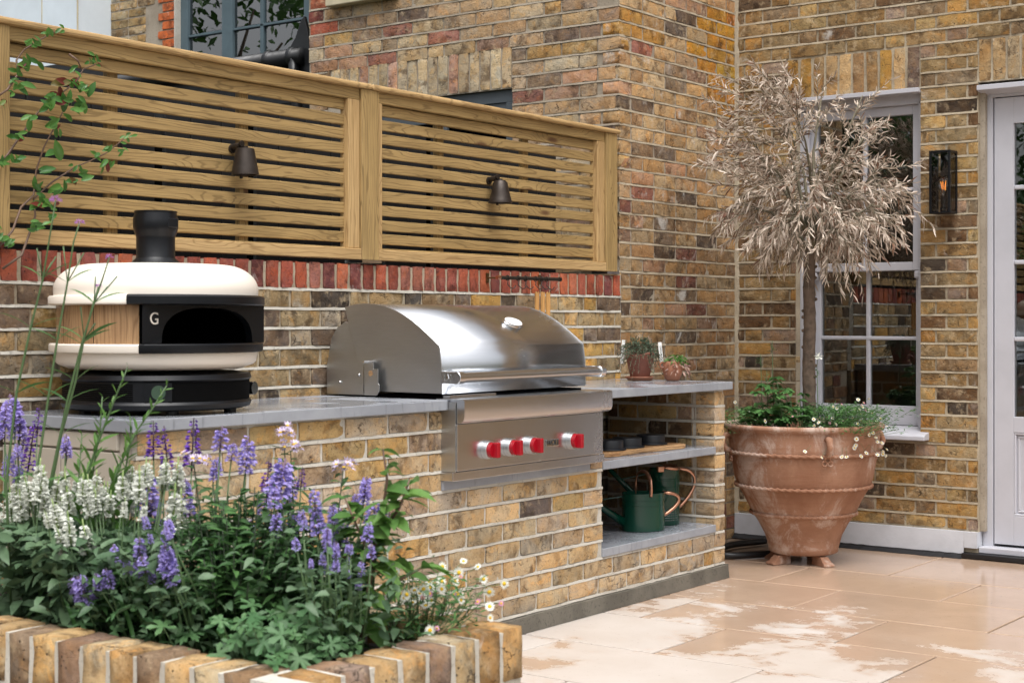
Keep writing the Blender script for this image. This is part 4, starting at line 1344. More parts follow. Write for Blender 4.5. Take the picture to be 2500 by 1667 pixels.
# stand details: round display, control knob, vents
dt = fa - R(40)
dc = V((ox + .304 * math.cos(dt), oy + .304 * math.sin(dt), oz + .071)); dn = V((math.cos(dt), math.sin(dt), 0))
part('display_plate', MB().prism([(-.042, -.029), (.042, -.029), (.042, .029), (-.042, .029)], 'x', 0, .003), 'black', b0)
dp = [o for o in b0.children if o.name.startswith('display_plate')][0]
dp.location = dc; dp.rotation_euler = (0, 0, dt)
part('display', MB().tube([dc + dn * .002, dc + dn * .006], .022, 28), 'gel', b0, auto=40)
kt = fa + R(50); kc = V((ox + .292 * math.cos(kt), oy + .292 * math.sin(kt), oz + .071)); kn = V((math.cos(fa + R(15)), math.sin(fa + R(15)), 0))
part('control_knob', MB().tube([kc, kc + kn * .035], .021, 28), 'chrome', b0, auto=40)
mb = MB()
for j in range(9):
    mb.lathe([(.3042, .046 + j * .0058), (.3058, .048 + j * .0058), (.3042, .050 + j * .0058)], 20, c3, fa - R(125), fa - R(55))
part('vent', mb, 'black_matt', b0, recalc=False)

for o in ov.children:      # the upper part sits lower on the shorter bowl
    if o.name.split('.')[0] not in ('stand', 'lower_shell'):
        o.location.z -= .024
ov.location.x -= .018
ov.scale = (.965, .965, 1.0)

# ------------------------------------------------------------------ fence downlights
def bell_light(x, z, prof, label):
    t = thing('fence_light', label, 'light', (x, 4.20, z), 'bell lights on the fence')
    part('shade', MB().lathe(prof, 40, (x, 4.188, z)), 'bronze', t, auto=40)
    mb = MB().tube([(x - .012, 4.247, z + .056), (x - .012, 4.20, z + .060)], .012, 14)
    mb.tube([(x - .012, 4.196, z + .066), (x - .012, 4.190, z + .066)], .012, 14)
    mb.tube([(x + .002, 4.19, z + .048), (x + .002, 4.19, z + .058)], .011, 14)
    part('knuckle', mb, 'bronze', t, auto=40)
    part('backplate', MB().tube([(x - .012, 4.247, z + .05), (x - .012, 4.238, z + .05)], .016, 16), 'bronze', t, auto=40)
    part('spike', MB().box(x - .018, x - .008, 4.19, 4.20, z - .062, z - .03), 'bronze', t, bevel=.002)
    return t
bell_light(4.025, 1.812, [(.0, .050), (.030, .050), (.034, .047), (.047, -.025), (.050, -.040), (.0505, -.048), (.046, -.048), (.044, -.03), (.03, .03), (0, .035)], 'straight-sided bronze light on the fence above the pizza oven')
bell_light(5.592, 1.808, [(.0, .052), (.024, .050), (.033, .040), (.042, -.005), (.050, -.036), (.054, -.046), (.054, -.052), (.049, -.052), (.044, -.03), (.03, .03), (0, .035)], 'flared bronze bell light on the fence above the steel grill')

# ------------------------------------------------------------------ hook rail and the tools hanging from it
hr = thing('hook_rail', 'dark metal hook rail fixed to the red coping bricks', 'rail', (5.76, 4.21, 1.42))
by, bz = 4.135, 1.420
part('bar', MB().tube([(5.515, by, bz), (5.985, by, bz + .002)], .0085, 16), 'bronze', hr, auto=40)
part('copper_end', MB().tube([(5.497, by, bz), (5.518, by, bz)], .0095, 16), 'copper', hr, auto=40)
part('end_cap', MB().tube([(5.978, by, bz + .002), (5.990, by, bz + .002)], .0105, 16), 'bronze', hr, auto=40)
for x in (5.53, 5.93):
    mb = MB().tube([(x, by, bz), (x, 4.212, bz)], .004, 10); mb.box(x - .008, x + .008, 4.210, 4.2165, bz - .022, bz + .022)
    part('wall_bracket', mb, 'brass', hr)
HK = [5.575, 5.655, 5.712, 5.79, 5.835, 5.878]
for x in HK:
    mb = MB()
    ring = [(x, by + .011 * math.cos(t), bz + .011 * math.sin(t)) for t in [2 * math.pi * i / 16 for i in range(17)]]
    mb.tube(ring, .0022, 8, cap=False)
    hk = [(x - .004, by - .006, bz - .010), (x - .004, by - .004, bz - .030)] + [(x + .010 - .014 * math.cos(t), by - .01 - .016 * math.sin(t * .5), bz - .034 - .013 * math.sin(t)) for t in [math.pi * i / 8 for i in range(9)]]
    mb.tube(hk, .0022, 8)
    part('hook', mb, 'bronze', hr, smooth=True)
tools = [(5.79, 'leftmost beech-handled grill tool hanging from the hook rail'), (5.835, 'middle beech-handled grill tool hanging from the hook rail'), (5.878, 'rightmost beech-handled grill tool hanging from the hook rail')]
for x, lab in tools:
    t = thing('grill_tool', lab, 'grill tool', (x + .012, 4.13, 1.36), 'grill tools on the hook rail')
    xx = x + .012
    o = board('handle', (xx, 4.135, 1.180), (xx, 4.135, 1.362), .021, .012, 'beech', t, up=(.55, -.83, 0), bevel=.005)
    part('hanging_cord', MB().tube([(xx - .004, 4.135, 1.350), (xx - .002, 4.124, 1.375), (xx - .003, 4.118, bz - .047)], .0013, 6).tube([(xx + .003, 4.130, 1.350), (xx + .004, 4.122, 1.375), (xx + .001, 4.118, bz - .047)], .0013, 6), 'string', t)
    part('blade', MB().box(xx - .003, xx + .003, 4.128, 4.142, 1.0, 1.182), 'chrome', t)

# ------------------------------------------------------------------ things on the shelves
bo = MB(); poly = []
cx, cy = 5.99, 3.765
for i in range(44):
    t = 2 * math.pi * i / 44
    a = .36; b_ = .098
    x = a * math.copysign(abs(math.cos(t)) ** .35, math.cos(t)); y = b_ * math.copysign(abs(math.sin(t)) ** .6, math.sin(t))
    y += .018 * math.sin(x * 11 + 1) + .006 * math.sin(x * 31)
    poly.append((x, y))
me = MB().prism(poly, 'z', 0, .021).mesh('chopping_board', 'olivewood', False, True)
o = put('chopping_board', me, None, (cx, cy, .6345), (0, 0, R(-3)))
bv = o.modifiers.new('bevel', 'BEVEL'); bv.width = .004; bv.segments = 2
tag(o, 'wavy-edged olive wood board on the upper shelf', 'chopping board')
dish = [(0, 0), (.078, 0), (.080, .003), (.079, .007), (.067, .008), (.067, .041), (.066, .044), (.062, .0445), (.060, .040), (0, .0385)]
for (x, y, lab) in ((6.205, 3.775, 'black lidded dish at the right end of the olive wood board'), (5.985, 3.765, 'black lidded dish in the middle of the olive wood board'), (5.815, 3.755, 'black dish half hidden behind the brick jamb on the board')):
    t = thing('dish', lab, 'dish', (x, y, .656), 'black dishes on the board')
    part('bowl', MB().lathe(dish, 40, (x, y, .656)), 'navy', t, auto=35)
    part('lid', MB().lathe([(0, .0455), (.058, .0455), (.060, .043), (.060, .0405), (0, .0405)], 40, (x, y, .656)), 'navy', t, auto=35)

def watering_can(x, y, z, rx, ry, h, rz, label, tall):
    t = thing('watering_can', label, 'watering can', (x, y, z))
    rot = Matrix.Rotation(rz, 3, 'Z'); P = V((x, y, z))
    def W(p): return P + rot @ V(p)
    def addw(mb):
        mb.v = [tuple(W(p)) for p in mb.v]; return mb
    n = 48
    prof = [(0, .003), (.97, .0), (1.0, .003), (1.0, h * .66), (1.02, h * .665), (1.02, h * .69), (1.0, h * .695), (1.0, h * .80), (1.02, h * .805), (1.02, h * .83), (1.0, h * .835), (1.0, h), (1.02, h + .002), (.98, h + .002), (.97, h - .02), (0, h - .05)]
    part('body', addw(MB().lathe(prof, n, (0, 0, 0), sx=rx, sy=ry)), 'green_enamel', t, auto=35)
    # spout to the left, with a cross brace
    part('spout', addw(MB().tube([(-rx * .9, 0, h * .22), (-rx - .10, 0, h * .62), (-rx - .21, 0, h * 1.03)], [.020, .014, .010], 14)), 'green_enamel', t, smooth=True)
    part('brace', addw(MB().tube([(-rx * .95, 0, h * .93), (-rx - .155, 0, h * .84)], .003, 8)), 'green_enamel', t)
    # side handle, copper
    pts = []
    for i in range(15):
        u = i / 14
        pts.append((rx * .98 + (.083 if not tall else .092) * math.sin(math.pi * (u ** .72)) ** .8, 0, h * (.985 if not tall else 1.0) - (h * .62 if not tall else h * .72) * u ** 1.15))
    part('side_handle', addw(MB().tube(pts, .0085, 12)), 'copper', t, smooth=True)
    # carrying handle over the top
    pts = []
    if tall:
        pts = [(rx * .75 * math.cos(a), ry * .98 * math.sin(a) - .012, h + .008 + .004 * math.sin(a * 2)) for a in [R(200) + R(230) * i / 16 for i in range(17)]]
        part('top_handle', addw(MB().tube(pts, .0085, 12)), 'copper', t, smooth=True)
        mb = MB().box(-.075, -.045, -ry - .022, -ry - .004, h - .006, h + .020)
        part('handle_plate', addw(mb), 'copper', t, bevel=.003)
    else:
        pts = [(0, -ry * 1.03, h - .012), (0, -ry * 1.05, h + .03)] + [(0, -ry * 1.02 * math.cos(a), h + .045 + .055 * math.sin(a)) for a in [math.pi * i / 10 for i in range(11)]] + [(0, ry * 1.05, h + .03), (0, ry * 1.03, h - .012)]
        part('top_handle', addw(MB().tube(pts, .0085, 12, flat=.55)), 'copper', t, smooth=True)
        part('rivet', addw(MB().tube([(0, -ry * 1.12, h - .003), (0, -ry * .98, h - .003)], .005, 12)), 'copper', t)
    if tall:
        mb = MB()
        for j in range(5):
            for i in range(16):
                a = R(215) + R(110) * i / 15
                c = V((rx * math.cos(a), ry * math.sin(a), .025 + j * .011))
                mb.add([c + V((math.cos(a) * .002, math.sin(a) * .002, 0)) + V((-math.sin(a) * dx_, math.cos(a) * dx_, dz_)) for dx_, dz_ in ((-.0018, 0), (0, -.0018), (.0018, 0), (0, .0018))], [(0, 1, 2, 3)])
        part('perforation', addw(mb), 'steel', t, recalc=False)
    return t
watering_can(6.125, 3.765, .2655, .103, .075, .172, R(-32), 'squat dark green watering can with copper handles on the bottom shelf', False)
watering_can(6.37, 3.80, .2655, .075, .068, .262, R(-32), 'tall dark green watering can with copper handles at the right of the bottom shelf', True)

# ------------------------------------------------------------------ wall lantern
ln = thing('wall_lantern', 'black glass box lantern on the brick pier between window and door', 'lantern', (HX, 3.03, 1.95))
y0, y1, x0, x1, z0, z1 = 2.930, 3.042, 7.765, 7.872, 1.783, 2.108
mb = MB(); s_ = .011
for yy in (y0, y1 - s_):
    for xx in (x0, x1 - s_):
        mb.box(xx, xx + s_, yy, yy + s_, z0, z1)
for zz_ in (z0, z1 - s_):
    mb.box(x0, x1, y0 + s_, y1 - s_, zz_, zz_ + s_) if zz_ == z1 - s_ else mb.box(x0, x1, y0 + s_, y1 - s_, zz_, zz_ + s_ * .6)
    mb.box(x0 + s_, x1 - s_, y0, y0 + s_, zz_, zz_ + s_); mb.box(x0 + s_, x1 - s_, y1 - s_, y1, zz_, zz_ + s_)
part('frame', mb, 'black', ln, bevel=.001)
part('back_plate', MB().box(x1 + .0, HX - .002, y0 + .02, y1 - .02, z0 + .01, z1 - .01), 'black', ln, bevel=.002)
part('pane', MB().box(x0 + .004, x0 + .006, y0 + s_, y1 - s_, z0 + s_, z1 - s_), 'bulb', ln)
part('pane', MB().box(x0 + s_, x1 - s_, y0 + .004, y0 + .006, z0 + s_, z1 - s_), 'bulb', ln)
part('pane', MB().box(x0 + s_, x1 - s_, y1 - .006, y1 - .004, z0 + s_, z1 - s_), 'bulb', ln)
lc = (7.82, 2.986, 1.825)
part('lamp_holder', MB().lathe([(0, -.03), (.018, -.03), (.018, -.012), (.014, -.008), (.014, .045), (0, .046)], 24, lc), 'black', ln, auto=40)
bp = [(.013, .046), (.014, .06), (.021, .085), (.030, .115), (.031, .128), (.026, .146), (.014, .156), (0, .158)]
bl = part('bulb', MB().lathe(bp, 28, lc), 'bulb', ln, smooth=True)
part('filament', MB().tube([(lc[0], lc[1] - .010, lc[2] + .080), (lc[0], lc[1] - .013, lc[2] + .128), (lc[0], lc[1] - .003, lc[2] + .085), (lc[0], lc[1] + .003, lc[2] + .128), (lc[0], lc[1] + .006, lc[2] + .085), (lc[0], lc[1] + .014, lc[2] + .125)], .0026, 6), 'orange_fil', bl)

# coiled hose behind the pot
pts = [(7.70, 3.95, .022), (7.45, 4.02, .024), (7.22, 3.98, .022), (7.10, 3.90, .022), (7.16, 3.80, .022), (7.35, 3.70, .022), (7.55, 3.66, .03)]
dense = []
for i in range(len(pts) - 1):
    for k in range(8):
        u = k / 8
        p0 = V(pts[max(i-1, 0)]); p1 = V(pts[i]); p2 = V(pts[i+1]); p3 = V(pts[min(i+2, len(pts)-1)])
        dense.append(.5 * ((2*p1) + (-p0 + p2)*u + (2*p0 - 5*p1 + 4*p2 - p3)*u*u + (-p0 + 3*p1 - 3*p2 + p3)*u**3))
o = part('hose', MB().tube(dense, .018, 12), 'rubber', None, smooth=True)
tag(o, 'black rubber hose lying on the paving behind the big pot', 'hose')

# ================================================================== BRICK PLANTER
pl = thing('raised_planter', 'raised brick planter with brick-on-edge coping in the foreground', 'planter', (2.19, 2.7, 0))
px0, px1, py0, py1, pt = 1.870, 2.512, 1.822, 3.75, .620
mb = MB()
for (a, b, c, d) in ((px0, px1, py0, py0 + .10), (px0, px0 + .10, py0 + .10, py1), (px1 - .10, px1, py0 + .10, py1), (px0 + .10, px1 - .10, py1 - .10, py1)):
    mb.box(a + .005, b - .005, c + (.005 if c == py0 else -.005), d - .005, 0, pt - .006)
pc = part('core', mb, 'mortar_pale', pl)
def block_mesh(seed, sx, sy, sz):
    """worn brick seen on all sides: x, y, z size, origin at the top centre"""
    r_ = random.Random(seed)
    bm = bmesh.new()
    bmesh.ops.create_cube(bm, size=1)
    bmesh.ops.subdivide_edges(bm, edges=bm.edges[:], cuts=2, use_grid_fill=True)
    off = V((r_.random() * 90, r_.random() * 90, 0))
    for v in bm.verts:
        e = sum(abs(abs(c) - .5) < 1e-4 for c in v.co)
        q = V((v.co.x * sx, v.co.y * sy, (v.co.z - .5) * sz))
        if e >= 2:
            q.x *= .955; q.y *= .965; q.z = (q.z + sz / 2) * .965 - sz / 2
        n_ = mnoise.noise_vector(off + q * 32)
        v.co = q + n_ * .0042
    me = bpy.data.meshes.new('coping_brick')
    bm.to_mesh(me); bm.free()
    for p in me.polygons: p.use_smooth = True
    me.materials.append(M['brick'])
    return me
BLK = [block_mesh(i, .0625, .100, .104) for i in range(8)]
PAL['cope'] = [(3, (.43, .29, .135)), (2, (.41, .24, .09)), (2, (.42, .32, .19)), (1, (.27, .18, .11)), (.4, (.22, .15, .11)), (.3, (.19, .17, .15))]
rp = random.Random(5)
def cope(x, y, rz):
    o = put('coping_brick', rp.choice(BLK), pc, (x, y, pt + rp.uniform(-.002, .002)), (rp.uniform(-.01, .01), rp.uniform(-.01, .01), rz + rp.uniform(-.02, .02)), (rp.uniform(.96, 1.03), 1, 1))
    o.color = (*pick(rp, 'cope'), 1)
x = px1 - .033
while x > px0 + .02:
    cope(x, py0 + .05, 0); x -= .0758
y = py0 + .148
while y < py1 - .04:
    cope(px0 + .05, y, R(90)); cope(px1 - .05, y, R(90)); y += .0758
cs = courses(0, px1 - px0, .02, .508, .51, 'stretch', rp, [])
lay(pc, cs, (px0, py0, 0), (1, 0, 0), 'brick', 'counter', rp, 0.0)
lay(pc, courses(0, py1 - py0, .02, .508, .51, 'stretch', rp, [], e1=(.105, .105)), (px0, py1, 0), (0, -1, 0), 'brick', 'counter', rp, R(-90))
lay_stuff(pc, courses(.105, py1 - py0, .02, .508, .51, 'stretch', rp, []), (px1, py0, 0), (0, 1, 0), 'brick_stuff', 'counter', rp, R(90), 'hidden_brickwork')
mb = MB(); vs = []; fs = []; nx_, ny_ = 14, 40
for j in range(ny_ + 1):
    for i in range(nx_ + 1):
        xx = px0 + .1 + (px1 - px0 - .2) * i / nx_; yy = py0 + .1 + (py1 - py0 - .2) * j / ny_
        vs.append((xx, yy, .560 + .016 * mnoise.noise(V((xx * 14, yy * 14, 0))) + .01 * mnoise.noise(V((xx * 40, yy * 40, 0)))))
for j in range(ny_):
    for i in range(nx_):
        a = j * (nx_ + 1) + i; fs.append((a, a + 1, a + nx_ + 2, a + nx_ + 1))
so_ = part('bed_soil', mb.add(vs, fs), 'soil', None, smooth=True)
so_['kind'] = 'stuff'; tag(so_, 'dark wet soil filling the brick planter', 'soil')

# ================================================================== PLANTS
pr = random.Random(21)
def rv(a=1.0):
    return V((pr.uniform(-a, a), pr.uniform(-a, a), pr.uniform(-a, a)))

def spike_mesh(kind, seed):
    """flower spike 1 unit tall, origin at its foot"""
    r_ = random.Random(seed); mb = MB()
    if kind == 'white':
        mb.m = 1; mb.tube([(0, 0, 0), (0, 0, .98)], [.020, .012], 5)
        n = 17
        for k in range(n):
            z = .02 + .93 * k / n; rad = .13 * (1 - .55 * (k / n)) * r_.uniform(.8, 1.1)
            op = k / n < .80
            for q in range(5):
                a = r_.random() * 6.28; d = V((math.cos(a), math.sin(a), r_.uniform(.1, .6)))
                mb.m = 1; mb.leaf((0, 0, z), d, rad * .55, .055, -.2, 1, r_.random() * 3)
                if op:
                    for e in range(2):
                        mb.m = 0
                        d2 = d + V((r_.uniform(-.5, .5), r_.uniform(-.5, .5), r_.uniform(-.3, .5)))
                        mb.leaf(V((0, 0, z)) + d * rad * .35, d2, rad * .95, .105, .3, 2, r_.random() * 3)
        return mb.mesh('flower_spike', ['white_fl', 'white_calyx'])
    if kind == 'cat':
        mb.m = 1; mb.tube([(0, 0, -.1), (0, 0, .95)], [.022, .014], 5)
        n = 9
        for k in range(n):
            if k in (2,) and r_.random() < .6: continue
            z = .03 + .90 * k / n; rad = .20 * (1 - .5 * (k / n) ** 1.6) * r_.uniform(.85, 1.1)
            for q in range(12):
                a = r_.random() * 6.28; d = V((math.cos(a), math.sin(a), r_.uniform(-.1, .6)))
                zz = z + r_.uniform(-.04, .05)
                mb.m = 1; mb.leaf((0, 0, zz), d, rad * .6, .045, -.1, 1, r_.random() * 3)
                if k < n - 1 or q < 4:
                    for e in range(2):
                        mb.m = 0
                        d2 = d + V((r_.uniform(-.6, .6), r_.uniform(-.6, .6), r_.uniform(-.5, .3)))
                        mb.leaf(V((0, 0, zz)) + d * rad * .5, d2, rad * .62, .085, .35, 2, r_.random() * 3)
        return mb.mesh('flower_spike', ['lav_fl', 'lav_calyx'])
    mb.m = 1; mb.tube([(0, 0, -.1), (0, 0, .98)], [.016, .010], 5)
    n = 13
    for k in range(n):
        z = .02 + .95 * k / n; rad = .15 * (1 - .6 * k / n) * r_.uniform(.8, 1.1)
        for q in range(7):
            a = r_.random() * 6.28; d = V((math.cos(a), math.sin(a), r_.uniform(.0, .5)))
            mb.m = 1; mb.leaf((0, 0, z), d, rad * .7, .05, -.1, 1, r_.random() * 3)
            if r_.random() < .75 - .4 * k / n:
                for e in range(2):
                    mb.m = 0
                    mb.leaf(V((0, 0, z)) + d * rad * .5, d + V((r_.uniform(-.5, .5), r_.uniform(-.5, .5), r_.uniform(-.4, .4))), rad * .75, .075, .3, 2, r_.random() * 3)
    return mb.mesh('flower_spike', ['purple_fl', 'purple_calyx'])

SPK = {k: [spike_mesh(k, 40 + i) for i in range(6)] for k in ('white', 'cat', 'dark')}

WHITE = [(2.115, 2.937, 0.858, 0.062), (2.089, 2.88, 0.886, 0.068), (2.146, 2.933, 0.893, 0.058), (2.099, 2.823, 0.93, 0.075), (2.082, 2.821, 0.895, 0.068), (2.147, 2.862, 0.892, 0.064), (2.248, 2.961, 0.874, 0.062), (2.225, 2.901, 0.898, 0.066), (2.218, 2.907, 0.863, 0.078), (2.112, 2.74, 0.9, 0.063), (2.174, 2.791, 0.903, 0.069), (2.123, 2.691, 0.899, 0.062), (2.103, 2.652, 0.905, 0.061), (2.09, 2.612, 0.917, 0.061), (2.111, 2.621, 0.891, 0.055), (2.25, 2.754, 0.904, 0.065), (2.231, 2.752, 0.871, 0.064), (2.226, 2.698, 0.893, 0.068), (2.225, 2.669, 0.924, 0.068), (2.107, 2.507, 0.931, 0.06), (2.129, 2.511, 0.946, 0.065), (2.191, 2.571, 0.932, 0.055), (2.212, 2.539, 0.937, 0.055), (2.236, 2.533, 0.937, 0.062), (2.241, 2.687, 0.893, 0.057), (2.0, 2.581, 0.842, 0.07), (2.0, 2.658, 0.84, 0.032), (2.0, 2.621, 0.866, 0.06), (2.0, 2.608, 0.814, 0.049), (2.104, 2.786, 0.875, 0.056), (2.161, 2.761, 0.867, 0.054), (2.086, 2.618, 0.883, 0.052), (2.251, 2.753, 0.853, 0.051), (2.238, 2.701, 0.869, 0.059), (2.176, 2.815, 0.856, 0.051), (2.128, 2.872, 0.863, 0.055), (2.246, 3.083, 0.837, 0.061), (2.181, 2.484, 0.887, 0.104), (2.241, 3.1, 0.827, 0.054), (2.0, 2.42, 0.882, 0.041)]
CAT = [(2.266, 2.659, 0.901, 0.094), (1.985, 2.332, 0.855, 0.026), (1.985, 2.424, 0.793, 0.039), (1.985, 2.44, 0.747, 0.041), (1.985, 2.51, 0.734, 0.066), (1.985, 2.353, 0.813, 0.04), (1.985, 2.335, 0.781, 0.036), (1.985, 2.273, 0.808, 0.055), (1.985, 2.264, 0.856, 0.03), (2.298, 2.578, 0.885, 0.054), (2.204, 2.366, 1.012, 0.049), (2.273, 2.45, 0.941, 0.04), (2.256, 2.344, 0.99, 0.062), (2.221, 2.221, 0.954, 0.079), (2.4, 2.366, 0.896, 0.052), (2.198, 2.094, 0.903, 0.047), (2.24, 2.202, 0.849, 0.052), (2.205, 2.092, 0.866, 0.051), (2.323, 2.163, 0.848, 0.059), (2.128, 1.974, 0.818, 0.029), (2.164, 1.972, 0.81, 0.02), (2.367, 2.121, 0.908, 0.04), (1.985, 2.267, 0.853, 0.03), (1.985, 2.27, 0.808, 0.059), (2.374, 2.412, 0.852, 0.045), (2.155, 2.161, 0.909, 0.045), (2.144, 2.075, 0.869, 0.028), (2.105, 1.976, 0.848, 0.029), (2.05, 1.999, 0.833, 0.023), (2.347, 2.1, 0.914, 0.046), (2.305, 2.032, 0.872, 0.062), (2.208, 1.97, 0.846, 0.036), (2.158, 1.973, 0.812, 0.018), (2.194, 1.971, 0.774, 0.028), (2.126, 1.974, 0.788, 0.025), (2.318, 3.245, 1.025, 0.06), (2.372, 3.282, 1.047, 0.076), (2.388, 3.283, 0.996, 0.061), (2.328, 3.025, 0.961, 0.048), (2.39, 3.331, 0.901, 0.062), (2.132, 2.936, 0.956, 0.036)]
DARK = [(2.303, 2.638, 0.995, 0.099), (2.396, 2.664, 1.006, 0.106), (2.37, 2.763, 0.996, 0.079), (2.32, 2.35, 0.932, 0.077), (2.393, 2.322, 0.916, 0.048), (2.349, 3.161, 1.017, 0.069), (2.376, 3.233, 0.97, 0.111), (2.304, 2.652, 0.923, 0.054)]
VERB = [[(2.113, 2.779, 1.485), (2.107, 2.787, 1.424), (2.097, 2.801, 1.318), (2.081, 2.822, 1.212), (2.063, 2.847, 1.071), (2.05, 2.865, 0.877)], [(2.163, 2.762, 1.439), (2.155, 2.772, 1.399), (2.147, 2.783, 1.31), (2.134, 2.801, 1.185), (2.123, 2.817, 1.06), (2.105, 2.84, 0.864)], [(2.221, 2.734, 1.366), (2.212, 2.746, 1.319), (2.201, 2.761, 1.265), (2.185, 2.783, 1.176), (2.166, 2.808, 1.05), (2.142, 2.84, 0.861)], [(2.226, 2.778, 1.302), (2.216, 2.791, 1.248), (2.207, 2.803, 1.184), (2.196, 2.818, 1.094), (2.177, 2.843, 0.976), (2.164, 2.862, 0.858)]]
WILL = [[(2.172, 2.614, 1.129), (2.161, 2.63, 1.082), (2.151, 2.644, 1.038), (2.135, 2.665, 0.969), (2.117, 2.689, 0.882)], [(2.235, 2.563, 1.089), (2.216, 2.589, 1.037), (2.197, 2.614, 0.993), (2.179, 2.639, 0.932), (2.164, 2.66, 0.871)], [(2.166, 2.69, 1.064), (2.164, 2.694, 1.001), (2.159, 2.701, 0.948), (2.151, 2.711, 0.869)], [(2.215, 2.658, 1.021), (2.216, 2.656, 0.973), (2.206, 2.671, 0.875)], [(2.166, 2.758, 0.98), (2.161, 2.765, 0.864)]]
WEED = [[(2.282, 1.994, 0.978), (2.287, 1.987, 0.919), (2.282, 1.994, 0.855), (2.273, 2.007, 0.792), (2.268, 2.013, 0.736), (2.263, 2.019, 0.672), (2.256, 2.029, 0.609)], [(2.238, 2.053, 0.883), (2.25, 2.037, 0.835), (2.261, 2.023, 0.796), (2.268, 2.013, 0.76)], [(2.313, 1.952, 0.919), (2.301, 1.968, 0.863), (2.284, 1.991, 0.823)], [(2.332, 1.927, 0.752), (2.315, 1.949, 0.736), (2.275, 2.003, 0.704)]]
CLIMB = [[(2.961, 1.707), (2.999, 1.748), (3.057, 1.819), (3.142, 1.905), (3.209, 1.957), (3.278, 2.016), (3.292, 2.057), (3.355, 2.083)], [(2.974, 1.39), (3.031, 1.435), (3.089, 1.508), (3.129, 1.566), (3.125, 1.621), (3.175, 1.674), (3.257, 1.731), (3.334, 1.76), (3.42, 1.796), (3.501, 1.856)], [(2.961, 1.459), (3.018, 1.511), (3.057, 1.589), (3.122, 1.632), (3.135, 1.715), (3.149, 1.789), (3.162, 1.829), (3.209, 1.889), (3.25, 1.933)], [(2.961, 1.922), (2.999, 1.954), (3.044, 2.008), (3.057, 2.059), (3.089, 2.097), (3.135, 2.134), (3.196, 2.173)], [(3.25, 2.103), (3.271, 2.083), (3.292, 2.057)]]
CLEAF = [(3.198, 1.999, 0.052), (3.249, 2.011, 0.033), (3.294, 1.983, 0.044), (3.082, 2.053, 0.036), (3.04, 2.029, 0.041), (3.049, 1.97, 0.044), (3.201, 1.938, 0.049), (3.128, 1.922, 0.033), (3.222, 1.935, 0.033), (3.256, 1.95, 0.033), (3.27, 1.929, 0.033), (3.242, 1.903, 0.038), (3.161, 1.872, 0.044), (3.141, 1.926, 0.038), (3.164, 1.778, 0.055), (3.326, 1.776, 0.03), (3.383, 1.804, 0.027), (3.394, 1.755, 0.033), (3.284, 1.715, 0.038), (3.249, 1.732, 0.022), (3.347, 1.749, 0.033), (3.222, 1.674, 0.038), (3.144, 1.707, 0.038), (3.108, 1.669, 0.033), (3.171, 1.654, 0.044), (3.108, 1.597, 0.049), (3.128, 1.604, 0.033), (3.161, 1.6, 0.027), (3.088, 2.118, 0.027), (3.069, 2.106, 0.025), (3.101, 2.106, 0.025), (3.181, 2.164, 0.022), (3.141, 2.153, 0.027), (3.02, 2.015, 0.027), (3.014, 1.987, 0.022), (3.004, 1.948, 0.025), (3.017, 1.814, 0.03), (3.036, 1.805, 0.027), (3.024, 1.739, 0.033), (2.998, 1.742, 0.027), (3.069, 1.868, 0.038), (3.085, 1.541, 0.027), (3.111, 1.531, 0.033), (3.075, 1.513, 0.027), (2.96, 1.524, 0.027), (2.967, 1.478, 0.033), (2.957, 1.475, 0.033), (3.004, 1.461, 0.027), (3.236, 2.049, 0.025), (3.242, 1.999, 0.033), (3.326, 2.095, 0.025), (3.308, 2.075, 0.022), (3.34, 2.08, 0.019), (3.485, 1.854, 0.019), (3.441, 1.809, 0.022), (3.463, 1.846, 0.019), (3.426, 1.796, 0.019), (3.178, 1.835, 0.027), (2.967, 1.909, 0.025), (3.148, 1.566, 0.027), (3.118, 1.625, 0.027), (3.191, 1.965, 0.033), (3.148, 1.938, 0.033), (3.215, 1.951, 0.027), (3.168, 1.94, 0.033), (3.277, 1.986, 0.027), (3.284, 1.999, 0.022), (2.97, 1.729, 0.022), (2.963, 1.723, 0.022)]


